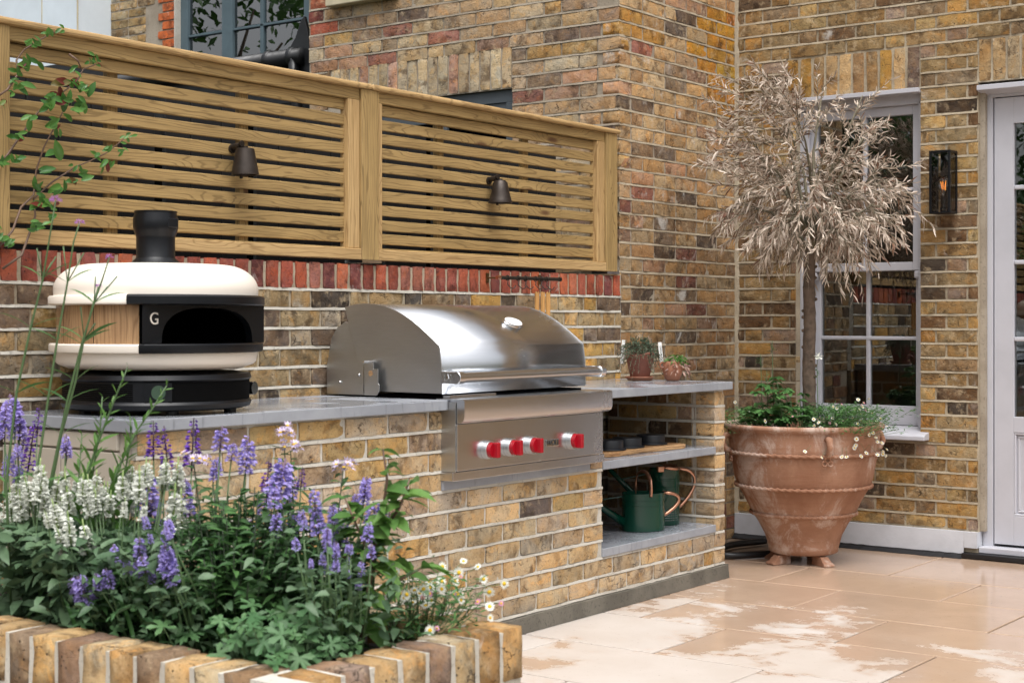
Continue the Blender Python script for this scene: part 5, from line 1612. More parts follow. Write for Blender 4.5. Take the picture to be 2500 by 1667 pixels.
def clump(name, label, cat, spikes, kind, leafmat, nleaf, leaf_len, leaf_w, zr, stem_w=.0016, group=None, lean=.06, spread=.05):
    """one plant: its spikes on stems, and foliage below them"""
    cx = sum(s[0] for s in spikes) / len(spikes); cy = sum(s[1] for s in spikes) / len(spikes)
    cx = min(max(cx, 2.02), 2.36)
    t = thing(name, label, cat, (cx, cy, .565), group)
    st = MB(); fo = MB()
    paths = []
    for (x, y, z, h) in spikes:
        bx = x + (cx - x) * pr.uniform(.3, .7) + pr.uniform(-.015, .015); by_ = y + (cy - y) * pr.uniform(.2, .6)
        bx = min(max(bx, 2.0), 2.38)
        foot = V((x, y, z - h))
        p0 = V((bx, by_, .56)); mid = p0.lerp(foot, .55) + V((pr.uniform(-.01, .01), pr.uniform(-.01, .01), .01))
        st.tube([p0, mid, foot], [stem_w * 1.3, stem_w * 1.1, stem_w], 5)
        d = (foot - mid).normalized() * .6 + ZUP * .4 + rv(.12)
        rot = d.to_track_quat('Z', 'Y').to_euler()
        fat = {'white': 1.7, 'cat': 1.7, 'dark': 1.45}[kind] * min(1.0, .075 / h) ** .5
        put('flower_spike', pr.choice(SPK[kind]), t, foot, (rot.x, rot.y, rot.z), (h * fat * pr.uniform(.9, 1.15), h * fat * pr.uniform(.9, 1.15), h * 1.05))
        paths.append((p0, mid, foot))
    part('stem', st, 'stem', t, smooth=True)
    for i in range(nleaf):
        p0, mid, ft = pr.choice(paths)
        u = pr.random() ** .8
        p = p0.lerp(mid, u * 2) if u < .5 else mid.lerp(ft, (u - .5) * 2)
        p = p + V((pr.gauss(0, spread), pr.gauss(0, spread), 0))
        p.x = min(max(p.x, 1.965), 2.44)
        p.z = min(max(p.z, zr[0]), zr[1])
        a = pr.random() * 6.283
        s_ = pr.uniform(.6, 1.15) * (1.15 - .4 * u)
        fo.leaf(p, (math.cos(a), math.sin(a), pr.uniform(-.25, .7)), leaf_len * s_, leaf_w * s_, pr.uniform(.1, .6), 3, pr.gauss(0, .5), .35)
    f = part('foliage', fo, leafmat, t, smooth=True, recalc=False)
    f['kind'] = 'stuff'
    return t

WHITE += [(x + pr.uniform(-.04, .04), y + pr.uniform(-.035, .035), z - pr.uniform(.0, .03), h) for (x, y, z, h) in WHITE]
CAT += [(x + pr.uniform(-.03, .03), y + pr.uniform(-.03, .03), z - pr.uniform(.01, .05), h * .8) for (x, y, z, h) in CAT]
WHITE.sort(key=lambda s: -s[1])
w3 = [WHITE[:27], WHITE[27:54], WHITE[54:]]
clump('white_salvia', 'white-flowered salvia clump furthest left in the planter', 'salvia', w3[0], 'white', 'leaf_sage', 620, .060, .030, (.57, .775), group='white salvias')
clump('white_salvia', 'white-flowered salvia clump in the middle of the white drift', 'salvia', w3[1], 'white', 'leaf_sage', 620, .060, .030, (.57, .775), group='white salvias')
clump('white_salvia', 'white-flowered salvia clump at the right of the white drift, touching the catmint', 'salvia', w3[2], 'white', 'leaf_sage', 520, .056, .028, (.57, .775), group='white salvias')
CAT.sort(key=lambda s: -s[1])
nc = len(CAT)
clump('catmint', 'lavender-blue catmint at the left edge behind the white salvia', 'catmint', CAT[:12], 'cat', 'leaf_sage', 160, .034, .018, (.57, .80), group='catmint plants')
clump('catmint', 'lavender-blue catmint with low spikes in front of the white salvia', 'catmint', CAT[12:34], 'cat', 'leaf_sage', 420, .036, .020, (.57, .80), group='catmint plants')
clump('catmint', 'lavender-blue catmint with tall spikes behind the dark green aster', 'catmint', CAT[34:56], 'cat', 'leaf_sage', 420, .034, .018, (.57, .84), group='catmint plants')
clump('catmint', 'lavender-blue catmint spilling right towards the tall green weed', 'catmint', CAT[56:], 'cat', 'leaf_sage', 420, .034, .018, (.57, .86), group='catmint plants')
DARK.sort(key=lambda s: -s[1])
clump('purple_salvia', 'deep purple salvia spikes at the left edge below the oven', 'salvia', DARK[:2], 'dark', 'leaf_dark', 60, .045, .018, (.57, .80), group='deep purple salvias')
clump('purple_salvia', 'deep purple salvia spikes standing in front of the worktop edge', 'salvia', DARK[2:6], 'dark', 'leaf_dark', 110, .045, .018, (.57, .86), group='deep purple salvias')
clump('purple_salvia', 'deep purple salvia spikes half hidden behind the pale catmint', 'salvia', DARK[6:], 'dark', 'leaf_dark', 60, .045, .018, (.57, .86), group='deep purple salvias')

# aster: dense dark shrub of narrow leaves with pale lilac daisies
def aster(name, label, cx, cy, rx, ry, top, nst, tips, group):
    t = thing(name, label, 'aster', (cx, cy, .565), group)
    st = MB(); fo = MB()
    for i in range(nst):
        a = pr.random() * 6.283; q = math.sqrt(pr.random())
        x = cx + rx * q * math.cos(a); y = cy + ry * q * math.sin(a)
        z = .60 + (top - .60) * (1 - .45 * q * q) * pr.uniform(.75, 1.05)
        if i < len(tips):
            x, y, z = tips[i]
        x = min(x, 2.46); p0 = V((cx + (x - cx) * .5, cy + (y - cy) * .5, .56)); p1 = V((x, y, z))
        mid = p0.lerp(p1, .5) + V((0, 0, .02))
        st.tube([p0, mid, p1], [.0024, .002, .0012], 5)
        n = int(26 * (z - .55) / .3) + 6
        for k in range(n):
            u = k / n
            p = p0.lerp(mid, u * 2) if u < .5 else mid.lerp(p1, (u - .5) * 2)
            a2 = k * 2.4 + pr.random()
            L = pr.uniform(.042, .072) * (1.1 - .5 * u)
            fo.leaf(p, (math.cos(a2), math.sin(a2), pr.uniform(.1, .8)), L, L * pr.uniform(.22, .32), pr.uniform(.15, .55), 3, pr.gauss(0, .4), .3)
        if i < len(tips):
            for k in range(8):
                d = V((pr.gauss(0, 1), pr.gauss(0, 1), abs(pr.gauss(0, .5)) + .2)).normalized()
                c = p1 + d * pr.uniform(.014, .040)
                mb = MB(); mb.m = 0
                nr = (d + ZUP * .4).normalized(); sd = nr.orthogonal().normalized(); ud = nr.cross(sd)
                for e in range(11):
                    ang = e * 6.283 / 11
                    mb.leaf(c, sd * math.cos(ang) + ud * math.sin(ang) + nr * .25, .0135, .0058, .0, 2, 0, 0, .5)
                mb.m = 1
                mb.lathe([(.0040, 0), (.0030, .0030), (0, .0036)], 8, tuple(c))
                part('flower_head', mb, ['lilac_fl', 'yellow_c'], t, recalc=False, smooth=True)
    part('stem', st, 'stem_dark', t, smooth=True)
    f = part('foliage', fo, 'leaf_dark', t, smooth=True, recalc=False); f['kind'] = 'stuff'
aster('aster', 'dense dark green aster bush in the middle of the planter', 2.17, 2.28, .15, .22, .90, 90, [(2.20, 2.44, .93)], 'asters')
aster('aster', 'dark green aster with pale lilac clusters rising above the catmint', 2.27, 2.18, .12, .15, .88, 60, [(2.33, 2.31, .985), (2.30, 2.26, .96), (2.36, 2.17, .92)], 'asters')
aster('aster', 'low dark green aster filling the planter behind the front coping', 2.10, 2.50, .11, .22, .78, 55, [], 'asters')

# tall green weed
wd = thing('tall_weed', 'tall bright green weed with toothed leaves at the right end of the planter', 'weed', (2.40, 1.99, .565))
st = MB(); fo = MB()
for j, path in enumerate(WEED):
    n = len(path)
    st.tube(path, [.0056 * (1 - .75 * i / n) if j == 0 else .0032 * (1 - .6 * i / n) for i in range(n)][::-1], 7)
    for i in range(n - 1):
        a = V(path[i]); b = V(path[i + 1])
        for k in range(9 if j == 0 and i > 0 else 8):
            p = a.lerp(b, pr.random())
            an = pr.random() * 6.283
            L = pr.uniform(.050, .090) * (1.0 if (j == 0 and i > 1) else .85)
            if j == 0 and i == 0: L *= .6
            fo.leaf(p, (math.cos(an), math.sin(an), pr.uniform(-.1, .7)), L, L * pr.uniform(.30, .46), pr.uniform(.15, .7), 4, pr.gauss(0, .5), .25)
part('stem', st, 'stem_brown', wd, smooth=True)
f = part('foliage', fo, 'leaf_bright', wd, smooth=True, recalc=False)
# verbena
vb = thing('verbena', 'tall thin purple verbena stems rising past the pizza oven', 'verbena', (2.05, 2.95, .565))
for path in VERB:
    pts = [V(p) for p in path]
    pts.append(V((pts[-1].x, pts[-1].y - .02, .57)))
    part('stem', MB().tube(pts, [.0015, .0017, .002, .0024, .0028, .003, .003][:len(pts)], 6), 'stem', vb, smooth=True)
    lf = MB()
    for i in range(2, len(pts) - 1):
        for s_ in (-1, 1):
            d = V((.6, -.8, 0)) * s_ + V((0, 0, .75)) + rv(.2)
            part('leaf', MB().leaf(pts[i], d, pr.uniform(.06, .10), .010, .25, 4, pr.gauss(0, .4), .3), 'leaf_mid', vb, smooth=True, recalc=False)
    for s_ in (-1, 1, 1):
        d = (pts[0] - pts[2]).normalized() + V((.25 * s_, -.25 * s_, 0)) + rv(.1)
        q = pts[2] + d.normalized() * pr.uniform(.04, .08)
        part('side_shoot', MB().tube([pts[2], q], [.0012, .0016], 5), 'stem', vb, smooth=True)
    hd = MB()
    big = 1.0 if path is VERB[0] else (.75 if path is VERB[1] else .55)
    for k in range(int(70 * big)):
        d = V((pr.gauss(0, 1), pr.gauss(0, 1), abs(pr.gauss(0, .8)))).normalized()
        hd.leaf(pts[0] + d * .007 * big, d + rv(.5), .008 * (.5 + .5 * big), .005, .2, 1, pr.random() * 3)
    part('flower_head', hd, 'magenta_fl', vb, recalc=False, smooth=True)
# willow-leaved stems
wl = thing('leafy_perennial', 'upright bright green willow-leaved stems in front of the oven base', 'perennial', (2.1, 2.75, .565))
st = MB(); fo = MB()
for path in WILL:
    pts = [V(p) for p in path]; pts.append(V((pts[-1].x, pts[-1].y - .03, .57)))
    st.tube(pts, [.0014 + .0004 * i for i in range(len(pts))], 6)
    tot = sum((pts[i + 1] - pts[i]).length for i in range(len(pts) - 1))
    n = int(tot / .0105); k = 0
    for i in range(len(pts) - 1):
        m = max(2, int(n * (pts[i + 1] - pts[i]).length / tot))
        for j in range(m):
            p = pts[i].lerp(pts[i + 1], j / m); u = k / n; k += 1
            a = k * 2.4
            ax = (pts[max(i, 0)] - pts[i + 1]).normalized()
            L = .018 + .045 * min(1, u * 2.2)
            sd = ax.orthogonal().normalized(); d = ax * .9 + (sd * math.cos(a) + ax.cross(sd) * math.sin(a)) * .8
            fo.leaf(p, d, L * pr.uniform(.8, 1.2), L * .22, .12, 3, pr.gauss(0, .5), .35)
part('stem', st, 'stem', wl, smooth=True)
part('foliage', fo, 'leaf_bright', wl, smooth=True, recalc=False)['kind'] = 'stuff'
# strap leaves
gr_ = thing('strap_leaf_plant', 'long strap-like green leaves leaning at the front left of the planter', 'grass', (2.05, 2.62, .565))
for i in range(26):
    x = pr.uniform(1.98, 2.3); y = pr.uniform(2.3, 3.05); a = pr.random() * 6.28
    part('blade', MB().leaf((x, y, .565), (math.cos(a) * .5, math.sin(a) * .5, 1), pr.uniform(.14, .26), .009, pr.uniform(.1, .55), 6, 0, .3, .35), 'leaf_mid', gr_, smooth=True, recalc=False)
# cranesbill: palmate lobed leaves
def palmate(seed):
    r_ = random.Random(seed); vs = [(0, 0, .0)]; fs = []
    n = 0; lobes = 5
    for l in range(lobes):
        a = R(-120) + R(240) * l / (lobes - 1)
        for (da, rr, zz) in ((-22, .42, .06), (-17, .78, .02), (-7, .86, .05), (0, 1.0, -.02), (7, .86, .05), (17, .78, .02), (22, .42, .06)):
            t = a + R(da) * r_.uniform(.9, 1.1); q = rr * r_.uniform(.92, 1.06) * (1 if l in (1, 2, 3) else .85)
            vs.append((q * math.cos(t), q * math.sin(t), zz + .06 * r_.uniform(-1, 1) - .12 * q * q))
        if l < lobes - 1:
            t = a + R(30); vs.append((.28 * math.cos(t), .28 * math.sin(t), -.02))
    for i in range(1, len(vs) - 1):
        fs.append((0, i, i + 1))
    return MB().add(vs, fs).mesh('leaf', 'leaf_crane', True)
PALM = [palmate(i) for i in range(5)]
cb = thing('cranesbill', 'low cranesbill with lobed leaves spilling over the near planter corner', 'cranesbill', (2.1, 2.0, .565))
st = MB()
spots = []
for i in range(105):
    if i < 78: x = 2.06 + pr.gauss(0, .085); y = 2.02 + pr.gauss(0, .055)
    else: x = 2.02 + pr.gauss(0, .03); y = 2.34 + pr.gauss(0, .10)
    x = min(max(x, 1.95), 2.38); y = min(max(y, 1.885), 2.6)
    z = .595 + pr.uniform(.0, .075) * (1.4 if y > 1.98 else .8)
    sz = pr.uniform(.020, .036)
    nrm = V((-.35 + pr.gauss(0, .3), -.45 + pr.gauss(0, .3), 1)).normalized()
    e = nrm.to_track_quat('Z', 'Y') @ Euler((0, 0, pr.random() * 6.28)).to_quaternion()
    e = e.to_euler()
    put('leaf', pr.choice(PALM), cb, (x, y, z), (e.x, e.y, e.z), (sz, sz, sz))
    st.tube([(2.08 + (x - 2.08) * .4, max(y, 1.96) + .02, .56), (x, y, z)], .0011, 5)
part('stem', st, 'stem', cb, smooth=True)
# fleabane daisies
def daisy_mesh(seed, petal='white_fl', n=17):
    r_ = random.Random(seed); mb = MB()
    for e in range(n):
        a = e * 6.283 / n + r_.uniform(-.1, .1)
        mb.leaf((math.cos(a) * .2, math.sin(a) * .2, 0), (math.cos(a), math.sin(a), r_.uniform(.0, .25)), .85 * r_.uniform(.85, 1.05), .26, .0, 2, 0, 0, .5)
    mb.m = 1
    mb.lathe([(.36, 0), (.33, .10), (.2, .17), (0, .19)], 12)
    mb.m = 2
    mb.lathe([(.0, -.22), (.20, -.16), (.30, -.02)], 8)
    return mb.mesh('flower', [petal, 'yellow_c', 'leaf_mid'])
DZ = [daisy_mesh(i) for i in range(4)]; DP = [daisy_mesh(9, 'pink_fl', 14)]
def fleabane(label, cx, cy, cz, rx, ry, nfol, flowers, group, base, size=.0095, face=V((-.7, -.6, .6))):
    t = thing('fleabane', label, 'daisy', base, group)
    st = MB(); fo = MB(); b = V(base)
    for i in range(nfol):
        x = cx + pr.gauss(0, rx); y = cy + pr.gauss(0, ry); z = cz + pr.uniform(-.05, .07)
        p = V((x, y, z)); q = b.lerp(p, .35)
        if i % 6 == 0: st.tube([V((q.x, q.y, b.z)), p], .0009, 4)
        for k in range(3):
            a = pr.random() * 6.28; L = pr.uniform(.014, .028)
            fo.leaf(p + rv(.010), (math.cos(a), math.sin(a), pr.uniform(-.2, .9)), L, L * .24, .2, 2, pr.gauss(0, .5))
    for (x, y, z) in flowers:
        p = V((x, y, z))
        st.tube([V((cx + (x - cx) * .5, cy + (y - cy) * .5, min(cz, z) - .01)), p.lerp(V((cx, cy, cz)), .25) + V((0, 0, .008)), p], .0008, 4)
        nr = (face + rv(.75)).normalized()
        e = nr.to_track_quat('Z', 'Y').to_euler()
        pk = pr.random() < .16; s_ = size * pr.uniform(.75, 1.15) * (.6 if pk else 1)
        put('flower', DP[0] if pk else pr.choice(DZ), t, p, (e.x, e.y, e.z), (s_, s_, s_))
    part('stem', st, 'stem', t, smooth=True)
    f = part('foliage', fo, 'leaf_mid', t, smooth=True, recalc=False); f['kind'] = 'stuff'
    return t
fl = [(2.42 + pr.gauss(0, .055), 1.98 + pr.gauss(0, .055), .665 + abs(pr.gauss(0, .035))) for i in range(34)] + [(2.33, 1.915, .628), (2.345, 1.91, .63), (2.45, 1.86, .640), (2.50, 1.90, .68), (2.52, 1.93, .70), (2.54, 1.96, .72), (2.55, 1.90, .69), (2.50, 1.87, .66), (2.53, 1.99, .73), (2.47, 1.95, .71)]
fleabane('white fleabane daisies trailing over the right end of the brick planter', 2.41, 2.00, .635, .05, .06, 330, fl, 'fleabane daisies', (2.38, 2.02, .565), .0115)

# ------------------------------------------------------------------ climber on the fence
cl = thing('climbing_plant', 'young climber with glossy green leaves twining over the left fence panel', 'climber', (2.95, 4.17, 1.46))
for path in CLIMB:
    pts = [V((x, 4.205 - .02 * math.sin(i * 1.3) - (.03 if z < 1.5 else 0), z)) for i, (x, z) in enumerate(path)]
    n = len(pts)
    part('stem', MB().tube(pts, [.0044 - .0030 * i / n for i in range(n)], 6), 'stem_brown', cl, smooth=True)
def cleaf(seed, mat):
    return MB().leaf((0, 0, 0), (0, 1, 0), 1.0, .42, .16, 6, 0, .45, .85).mesh('leaf', mat, True)
CLM = [cleaf(0, 'leaf_climb'), cleaf(1, 'leaf_climb'), cleaf(2, 'leaf_climb_old')]
for (x, z, L) in CLEAF:
    n2 = 3 if L < .045 else (2 if L < .06 else 1)
    for k in range(n2):
        y = 4.185 - pr.uniform(.0, .035)
        a = pr.uniform(-2.4, 2.4); d = V((math.sin(a), -.35, math.cos(a) * .8)).normalized()
        nr = V((pr.gauss(-.2, .35), -1, pr.gauss(.3, .35))); nr = (nr - d * nr.dot(d)).normalized()
        sx = d.cross(nr)
        e = Matrix((sx, d, nr)).transposed().to_euler()
        L_ = L * (1.35 if L > .05 else 1.25) * pr.uniform(.85, 1.1)
        p = V((x, y, z)) - d * L_ * .5 + V((pr.gauss(0, .008), 0, pr.gauss(0, .008)))
        put('leaf', CLM[2] if (L > .065 and pr.random() < .7) else CLM[pr.randrange(2)], cl, p, (e.x, e.y, e.z), (L_, L_, L_))

# ================================================================== BIG POT, OLIVE TREE
bx, by0 = 7.28, 3.48
pot = thing('terracotta_pot', 'huge weathered terracotta pot with rope bands beside the house wall', 'pot', (bx, by0, 0))
S = .000639; zb = .052
pp = [(0, 1200), (240, 1200), (262, 1190), (268, 1150), (292, 1060), (342, 960), (378, 905), (392, 880), (402, 862), (450, 760), (490, 690), (510, 650), (528, 590), (543, 500), (562, 400), (572, 320), (577, 250), (580, 225), (598, 215), (612, 200), (612, 180), (600, 168), (575, 172), (560, 200), (552, 260), (545, 330)]
prof = [(r * S, (1200 - y) * S + zb) for r, y in pp]
part('body', MB().lathe(prof, 96, (bx, by0, 0)), 'terracotta', pot, smooth=True)
for (r, y) in ((396, 880), (512, 660), (567, 395)):
    vs = []; fs = []; n = 420; m = 8
    for i in range(n):
        t = 2 * math.pi * i / n
        for k in range(m):
            f_ = 2 * math.pi * k / m
            rr = .0078 * (1 + .30 * math.sin(62 * t + 2 * f_))
            vs.append((bx + (r * S + .003 + rr * math.cos(f_)) * math.cos(t), by0 + (r * S + .003 + rr * math.cos(f_)) * math.sin(t), (1200 - y) * S + zb + rr * 1.15 * math.sin(f_)))
    for i in range(n):
        for k in range(m):
            a = i * m + k; b = ((i + 1) % n) * m + k; c = ((i + 1) % n) * m + (k + 1) % m; d = i * m + (k + 1) % m
            fs.append((a, b, c, d))
    part('rope_band', MB().add(vs, fs), 'terracotta', pot, smooth=True)
va = math.atan2(-by0, -bx)          # direction of the garden
for t in (va + R(18), va + R(108), va + R(198), va + R(288)):
    def pol(r, z, s_=0): return V((bx + r * math.cos(t) - s_ * math.sin(t), by0 + r * math.sin(t) + s_ * math.cos(t), z))
    zt = (1200 - 270) * S + zb; zm = (1200 - 400) * S + zb
    part('lug_handle', MB().tube([pol(.362, zt + .005), pol(.395, zt + .004), pol(.408, zt - .03), pol(.392, zt - .065), pol(.366, zm + .01)], [.017, .017, .015, .014, .012], 12), 'terracotta', pot, smooth=True)
    mb = MB()
    for s_ in (-.014, .014):
        ring = [pol(.362 + .005, zm - .030 + .012 * math.sin(a), s_ + .011 * math.cos(a)) for a in [6.2832 * i / 14 for i in range(15)]]
        mb.tube(ring, .004, 7, cap=False); mb.tube([pol(.37, zm + .012, s_ * .4), pol(.366, zm - .018, s_)], .005, 7)
    part('handle_scroll', mb, 'terracotta', pot, smooth=True)
for t in (va + R(38), va - R(52), va + R(158), va + R(240)):
    def pol(r, z, s_=0): return V((bx + r * math.cos(t) - s_ * math.sin(t), by0 + r * math.sin(t) + s_ * math.cos(t), z))
    ft = MB()
    secs = [(.09, .02, .052), (.13, .022, .052), (.165, .026, .045), (.185, .030, .024), (.205, .034, .012)]
    vs = []; fs = []
    for (r_, hw2, zt) in secs:
        vs += [pol(r_, .0005, -hw2), pol(r_, .0005, hw2), pol(r_, zt, hw2 * .9), pol(r_, zt, -hw2 * .9)]
    for i in range(len(secs) - 1):
        for k in range(4):
            a = 4 * i + k; b = 4 * i + (k + 1) % 4; fs.append((a, b, b + 4, a + 4))
    fs += [(0, 1, 2, 3), (16, 19, 18, 17)]
    part('pot_foot', ft.add(vs, fs), 'terracotta', pot, bevel=.004)
part('soil', MB().lathe([(0, .645), (.34, .635)], 40, (bx, by0, 0)), 'soil', pot, recalc=False)

ol = thing('olive_tree', 'dead standard olive tree with withered brown leaves in the big pot', 'tree', (bx, by0, .64))
tp = [V((7.285, 3.485, .60)), V((7.283, 3.486, .80)), V((7.278, 3.487, 1.0)), V((7.285, 3.484, 1.2)), V((7.280, 3.487, 1.40)), V((7.282, 3.482, 1.56)), V((7.29, 3.475, 1.66))]
mbt = MB(); vs = []; fs = []; n = 16; m = 44
for i in range(m):
    u = i / (m - 1) * (len(tp) - 1); k = min(int(u), len(tp) - 2); c = tp[k].lerp(tp[k + 1], u - k)
    r = (.035 - .009 * i / m)
    for j in range(n):
        a = 6.2832 * j / n
        rr = r * (1 + .14 * mnoise.noise(V((math.cos(a) * 2, math.sin(a) * 2, i * .6))) + .10 * max(0, mnoise.noise(V((math.cos(a) * 4 + 9, math.sin(a) * 4, i * 1.1)))))
        vs.append((c.x + rr * math.cos(a), c.y + rr * math.sin(a), c.z))
for i in range(m - 1):
    for j in range(n):
        a = i * n + j; b = i * n + (j + 1) % n; fs.append((a, b, b + n, a + n))
trunk = part('trunk', mbt.add(vs, fs), 'bark', ol, smooth=True)
for i in range(16):
    z = .72 + .05 * i + pr.uniform(0, .03); a = pr.random() * 6.28
    d = V((math.cos(a), math.sin(a), .2)); c = V((7.282, 3.485, z)) + d * .026
    part('knot', MB().tube([c, c + d * .010, c + d * .014], [.010, .008, .004], 8), 'bark', trunk, smooth=True)
CC = V((7.25, 3.45, 1.985)); CR = V((.50, .50, .58))
brm = MB(); twg = MB(); lvs = MB()
def crown_ok(p):
    return p.x < 7.855
ends = []
for i in range(22):
    ph = math.acos(1 - 2 * (i + .5) / 22); th = i * 2.39996
    d = V((math.sin(ph) * math.cos(th), math.sin(ph) * math.sin(th), math.cos(ph)))
    if d.z < -.75: d.z = -.5; d.normalize()
    e = CC + V((d.x * CR.x, d.y * CR.y, d.z * CR.z)) * pr.uniform(.60, .85)
    if e.x > 7.8: e.x = 7.8
    s = tp[-1] + V((pr.uniform(-.01, .01), pr.uniform(-.01, .01), pr.uniform(-.12, .0)))
    mid = s.lerp(e, .5) + V((0, 0, .07)) + rv(.03)
    brm.tube([s, s.lerp(mid, .5) + rv(.01), mid, mid.lerp(e, .5) + rv(.015), e], [.011, .009, .007, .005, .003], 7)
    for k in range(16 if (d.z < .1 or d.y > d.x - .1) else 13):
        u = pr.uniform(.35, 1.0)
        b0_ = s.lerp(mid, u * 2) if u < .5 else mid.lerp(e, (u - .5) * 2)
        dd = ((b0_ - CC).normalized() * .8 + rv(.8) + V((0, 0, .15))).normalized()
        ends.append((b0_, dd, pr.uniform(.13, .26)))
# dense lower skirt
for k in range(80):
    a = pr.random() * 6.283; r = pr.uniform(.05, .40)
    p = CC + V((r * math.cos(a), r * math.sin(a), pr.uniform(-.33, -.08)))
    ends.append((p, V((math.cos(a), math.sin(a), pr.uniform(-.45, .35))).normalized(), pr.uniform(.12, .24)))
for k in range(75):      # left and top tufts
    a = pr.uniform(-.5, 1.2) + math.atan2(.81, -.59); r = pr.uniform(.15, .40)
    p = CC + V((r * math.cos(a), r * math.sin(a), pr.uniform(-.10, .45)))
    ends.append((p, V((math.cos(a), math.sin(a), pr.uniform(-.1, .8))).normalized(), pr.uniform(.12, .22)))
for (b0_, dd, L) in ends:
    sag = pr.uniform(.1, .55) if b0_.z < 1.85 else pr.uniform(-.1, .25)
    pts = [b0_ + dd * L * t - ZUP * sag * L * t * t for t in (0, .35, .7, 1.0)]
    for q in pts:
        if q.x > 7.83: q.x = 7.83 - pr.random() * .03
    twg.tube(pts, [.0028, .0022, .0016, .0009], 5)
    nl = pr.randint(17, 27)
    for k in range(nl):
        t = .12 + .88 * k / nl
        seg = min(int(t * 3), 2); p = pts[seg].lerp(pts[seg + 1], t * 3 - seg)
        ax = (pts[seg + 1] - pts[seg]).normalized(); sd = ax.orthogonal().normalized(); a = pr.random() * 6.283
        d = ax * .75 + (sd * math.cos(a) + ax.cross(sd) * math.sin(a)) * .7 - ZUP * (pr.uniform(.0, .6) if p.z < 1.85 else pr.uniform(-.4, .25))
        Lf = pr.uniform(.032, .060)
        if p.x + d.normalized().x * Lf > 7.87: d.x = -abs(d.x)
        lvs.leaf(p, d, Lf, Lf * pr.uniform(.11, .18), pr.uniform(-.2, .5), 3, pr.random() * 3.14, 0, .8, pr.uniform(-.12, .12))
part('branch', brm, 'twig', ol, smooth=True)
cr_ = part('crown', lvs, 'dead_leaf', ol, smooth=True, recalc=False)
part('twig', twg, 'twig', cr_, smooth=True)

# underplanting in the pot
anem = thing('anemone', 'leafy green anemone with one white flower in the big pot', 'anemone', (7.15, 3.42, .645))
st = MB(); fo = MB()
for i in range(80):
    x = 7.11 + pr.gauss(0, .08); y = 3.55 + pr.gauss(0, .10); z = .71 + abs(pr.gauss(0, .085))
    if math.hypot(x - bx, y - by0) > .36: continue
    st.tube([(bx + (x - bx) * .6, by0 + (y - by0) * .6, .64), (x, y, z)], .0016, 5)
    s0 = pr.uniform(.040, .070); ang = pr.random() * 6.28
    for l in range(3):
        a = ang + (l - 1) * 1.15
        for q in (-.35, 0, .35):
            fo.leaf((x, y, z), (math.cos(a + q), math.sin(a + q), pr.uniform(-.1, .35)), s0 * (1 if q == 0 else .85), s0 * .42, .35, 3, pr.gauss(0, .25), .2)
for (x, y, zt) in ((7.12, 3.575, 1.13), (7.16, 3.66, 1.06), (7.08, 3.31, 1.01), (7.11, 3.60, .98)):
    st.tube([(x + .04, y, .64), (x + .01, y, (zt + .64) / 2), (x, y, zt)], [.0026, .0022, .0015], 6)
    for k in range(5):
        a = pr.random() * 6.28
        fo.leaf((x, y, zt - .06 + .008 * k), (math.cos(a), math.sin(a), .5), .035, .013, .3, 3, 0, .3)
part('stem', st, 'stem', anem, smooth=True); part('foliage', fo, 'leaf_mid', anem, smooth=True, recalc=False)
fm = MB()
fc = V((7.05, 3.29, 1.05)); fn_ = V((-.6, -.5, .55)).normalized(); s1 = fn_.orthogonal().normalized(); s2 = fn_.cross(s1)
for k in range(6):
    a = k * 6.283 / 6
    d = s1 * math.cos(a) + s2 * math.sin(a) + fn_ * .55
    fm.leaf(fc, d, .030, .024, .0, 3, 0, .25, .6)
part('flower', fm, 'white_fl', anem, smooth=True, recalc=False)
part('flower_stem', MB().tube([(7.08, 3.31, 1.0), (7.055, 3.293, 1.045)], .0014, 5), 'stem', anem)
fl2 = []
for i in range(64):
    a = va + R(48) + pr.gauss(0, .5); r = .33 + pr.gauss(0, .05)
    fl2.append((bx + r * math.cos(a), by0 + r * math.sin(a), .768 + pr.gauss(0, .035) - (.10 * max(0, r - .34) / .06)))
for i in range(14):
    a = va + R(25) + R(75) * pr.random(); r = .395 + .02 * pr.random()
    fl2.append((bx + r * math.cos(a), by0 + r * math.sin(a), pr.uniform(.52, .66)))
fleabane('white fleabane daisies trailing over the right rim of the big pot', bx + .27 * math.cos(va + R(48)), by0 + .27 * math.sin(va + R(48)), .735, .10, .11, 1500, fl2, 'fleabane daisies', (bx - .1, by0 - .2, .645), .0125)
fl3 = []
for i in range(12):
    a = va - R(70) + pr.gauss(0, .35); r = .33 + pr.gauss(0, .04)
    fl3.append((bx + r * math.cos(a), by0 + r * math.sin(a), .71 + pr.gauss(0, .045)))
fleabane('white fleabane daisies at the left rim of the big pot', bx + .29 * math.cos(va - R(62)), by0 + .29 * math.sin(va - R(62)), .715, .06, .07, 600, fl3, 'fleabane daisies', (bx - .1, by0 + .18, .645), .0125)

pot.scale = (1.035, 1.035, 1.0)
for o in [pot, anem] + [o for o in bpy.data.objects if o.name.startswith('fleabane') and o.location.x > 6]:
    o.location.y += .034; o.location.x -= .008

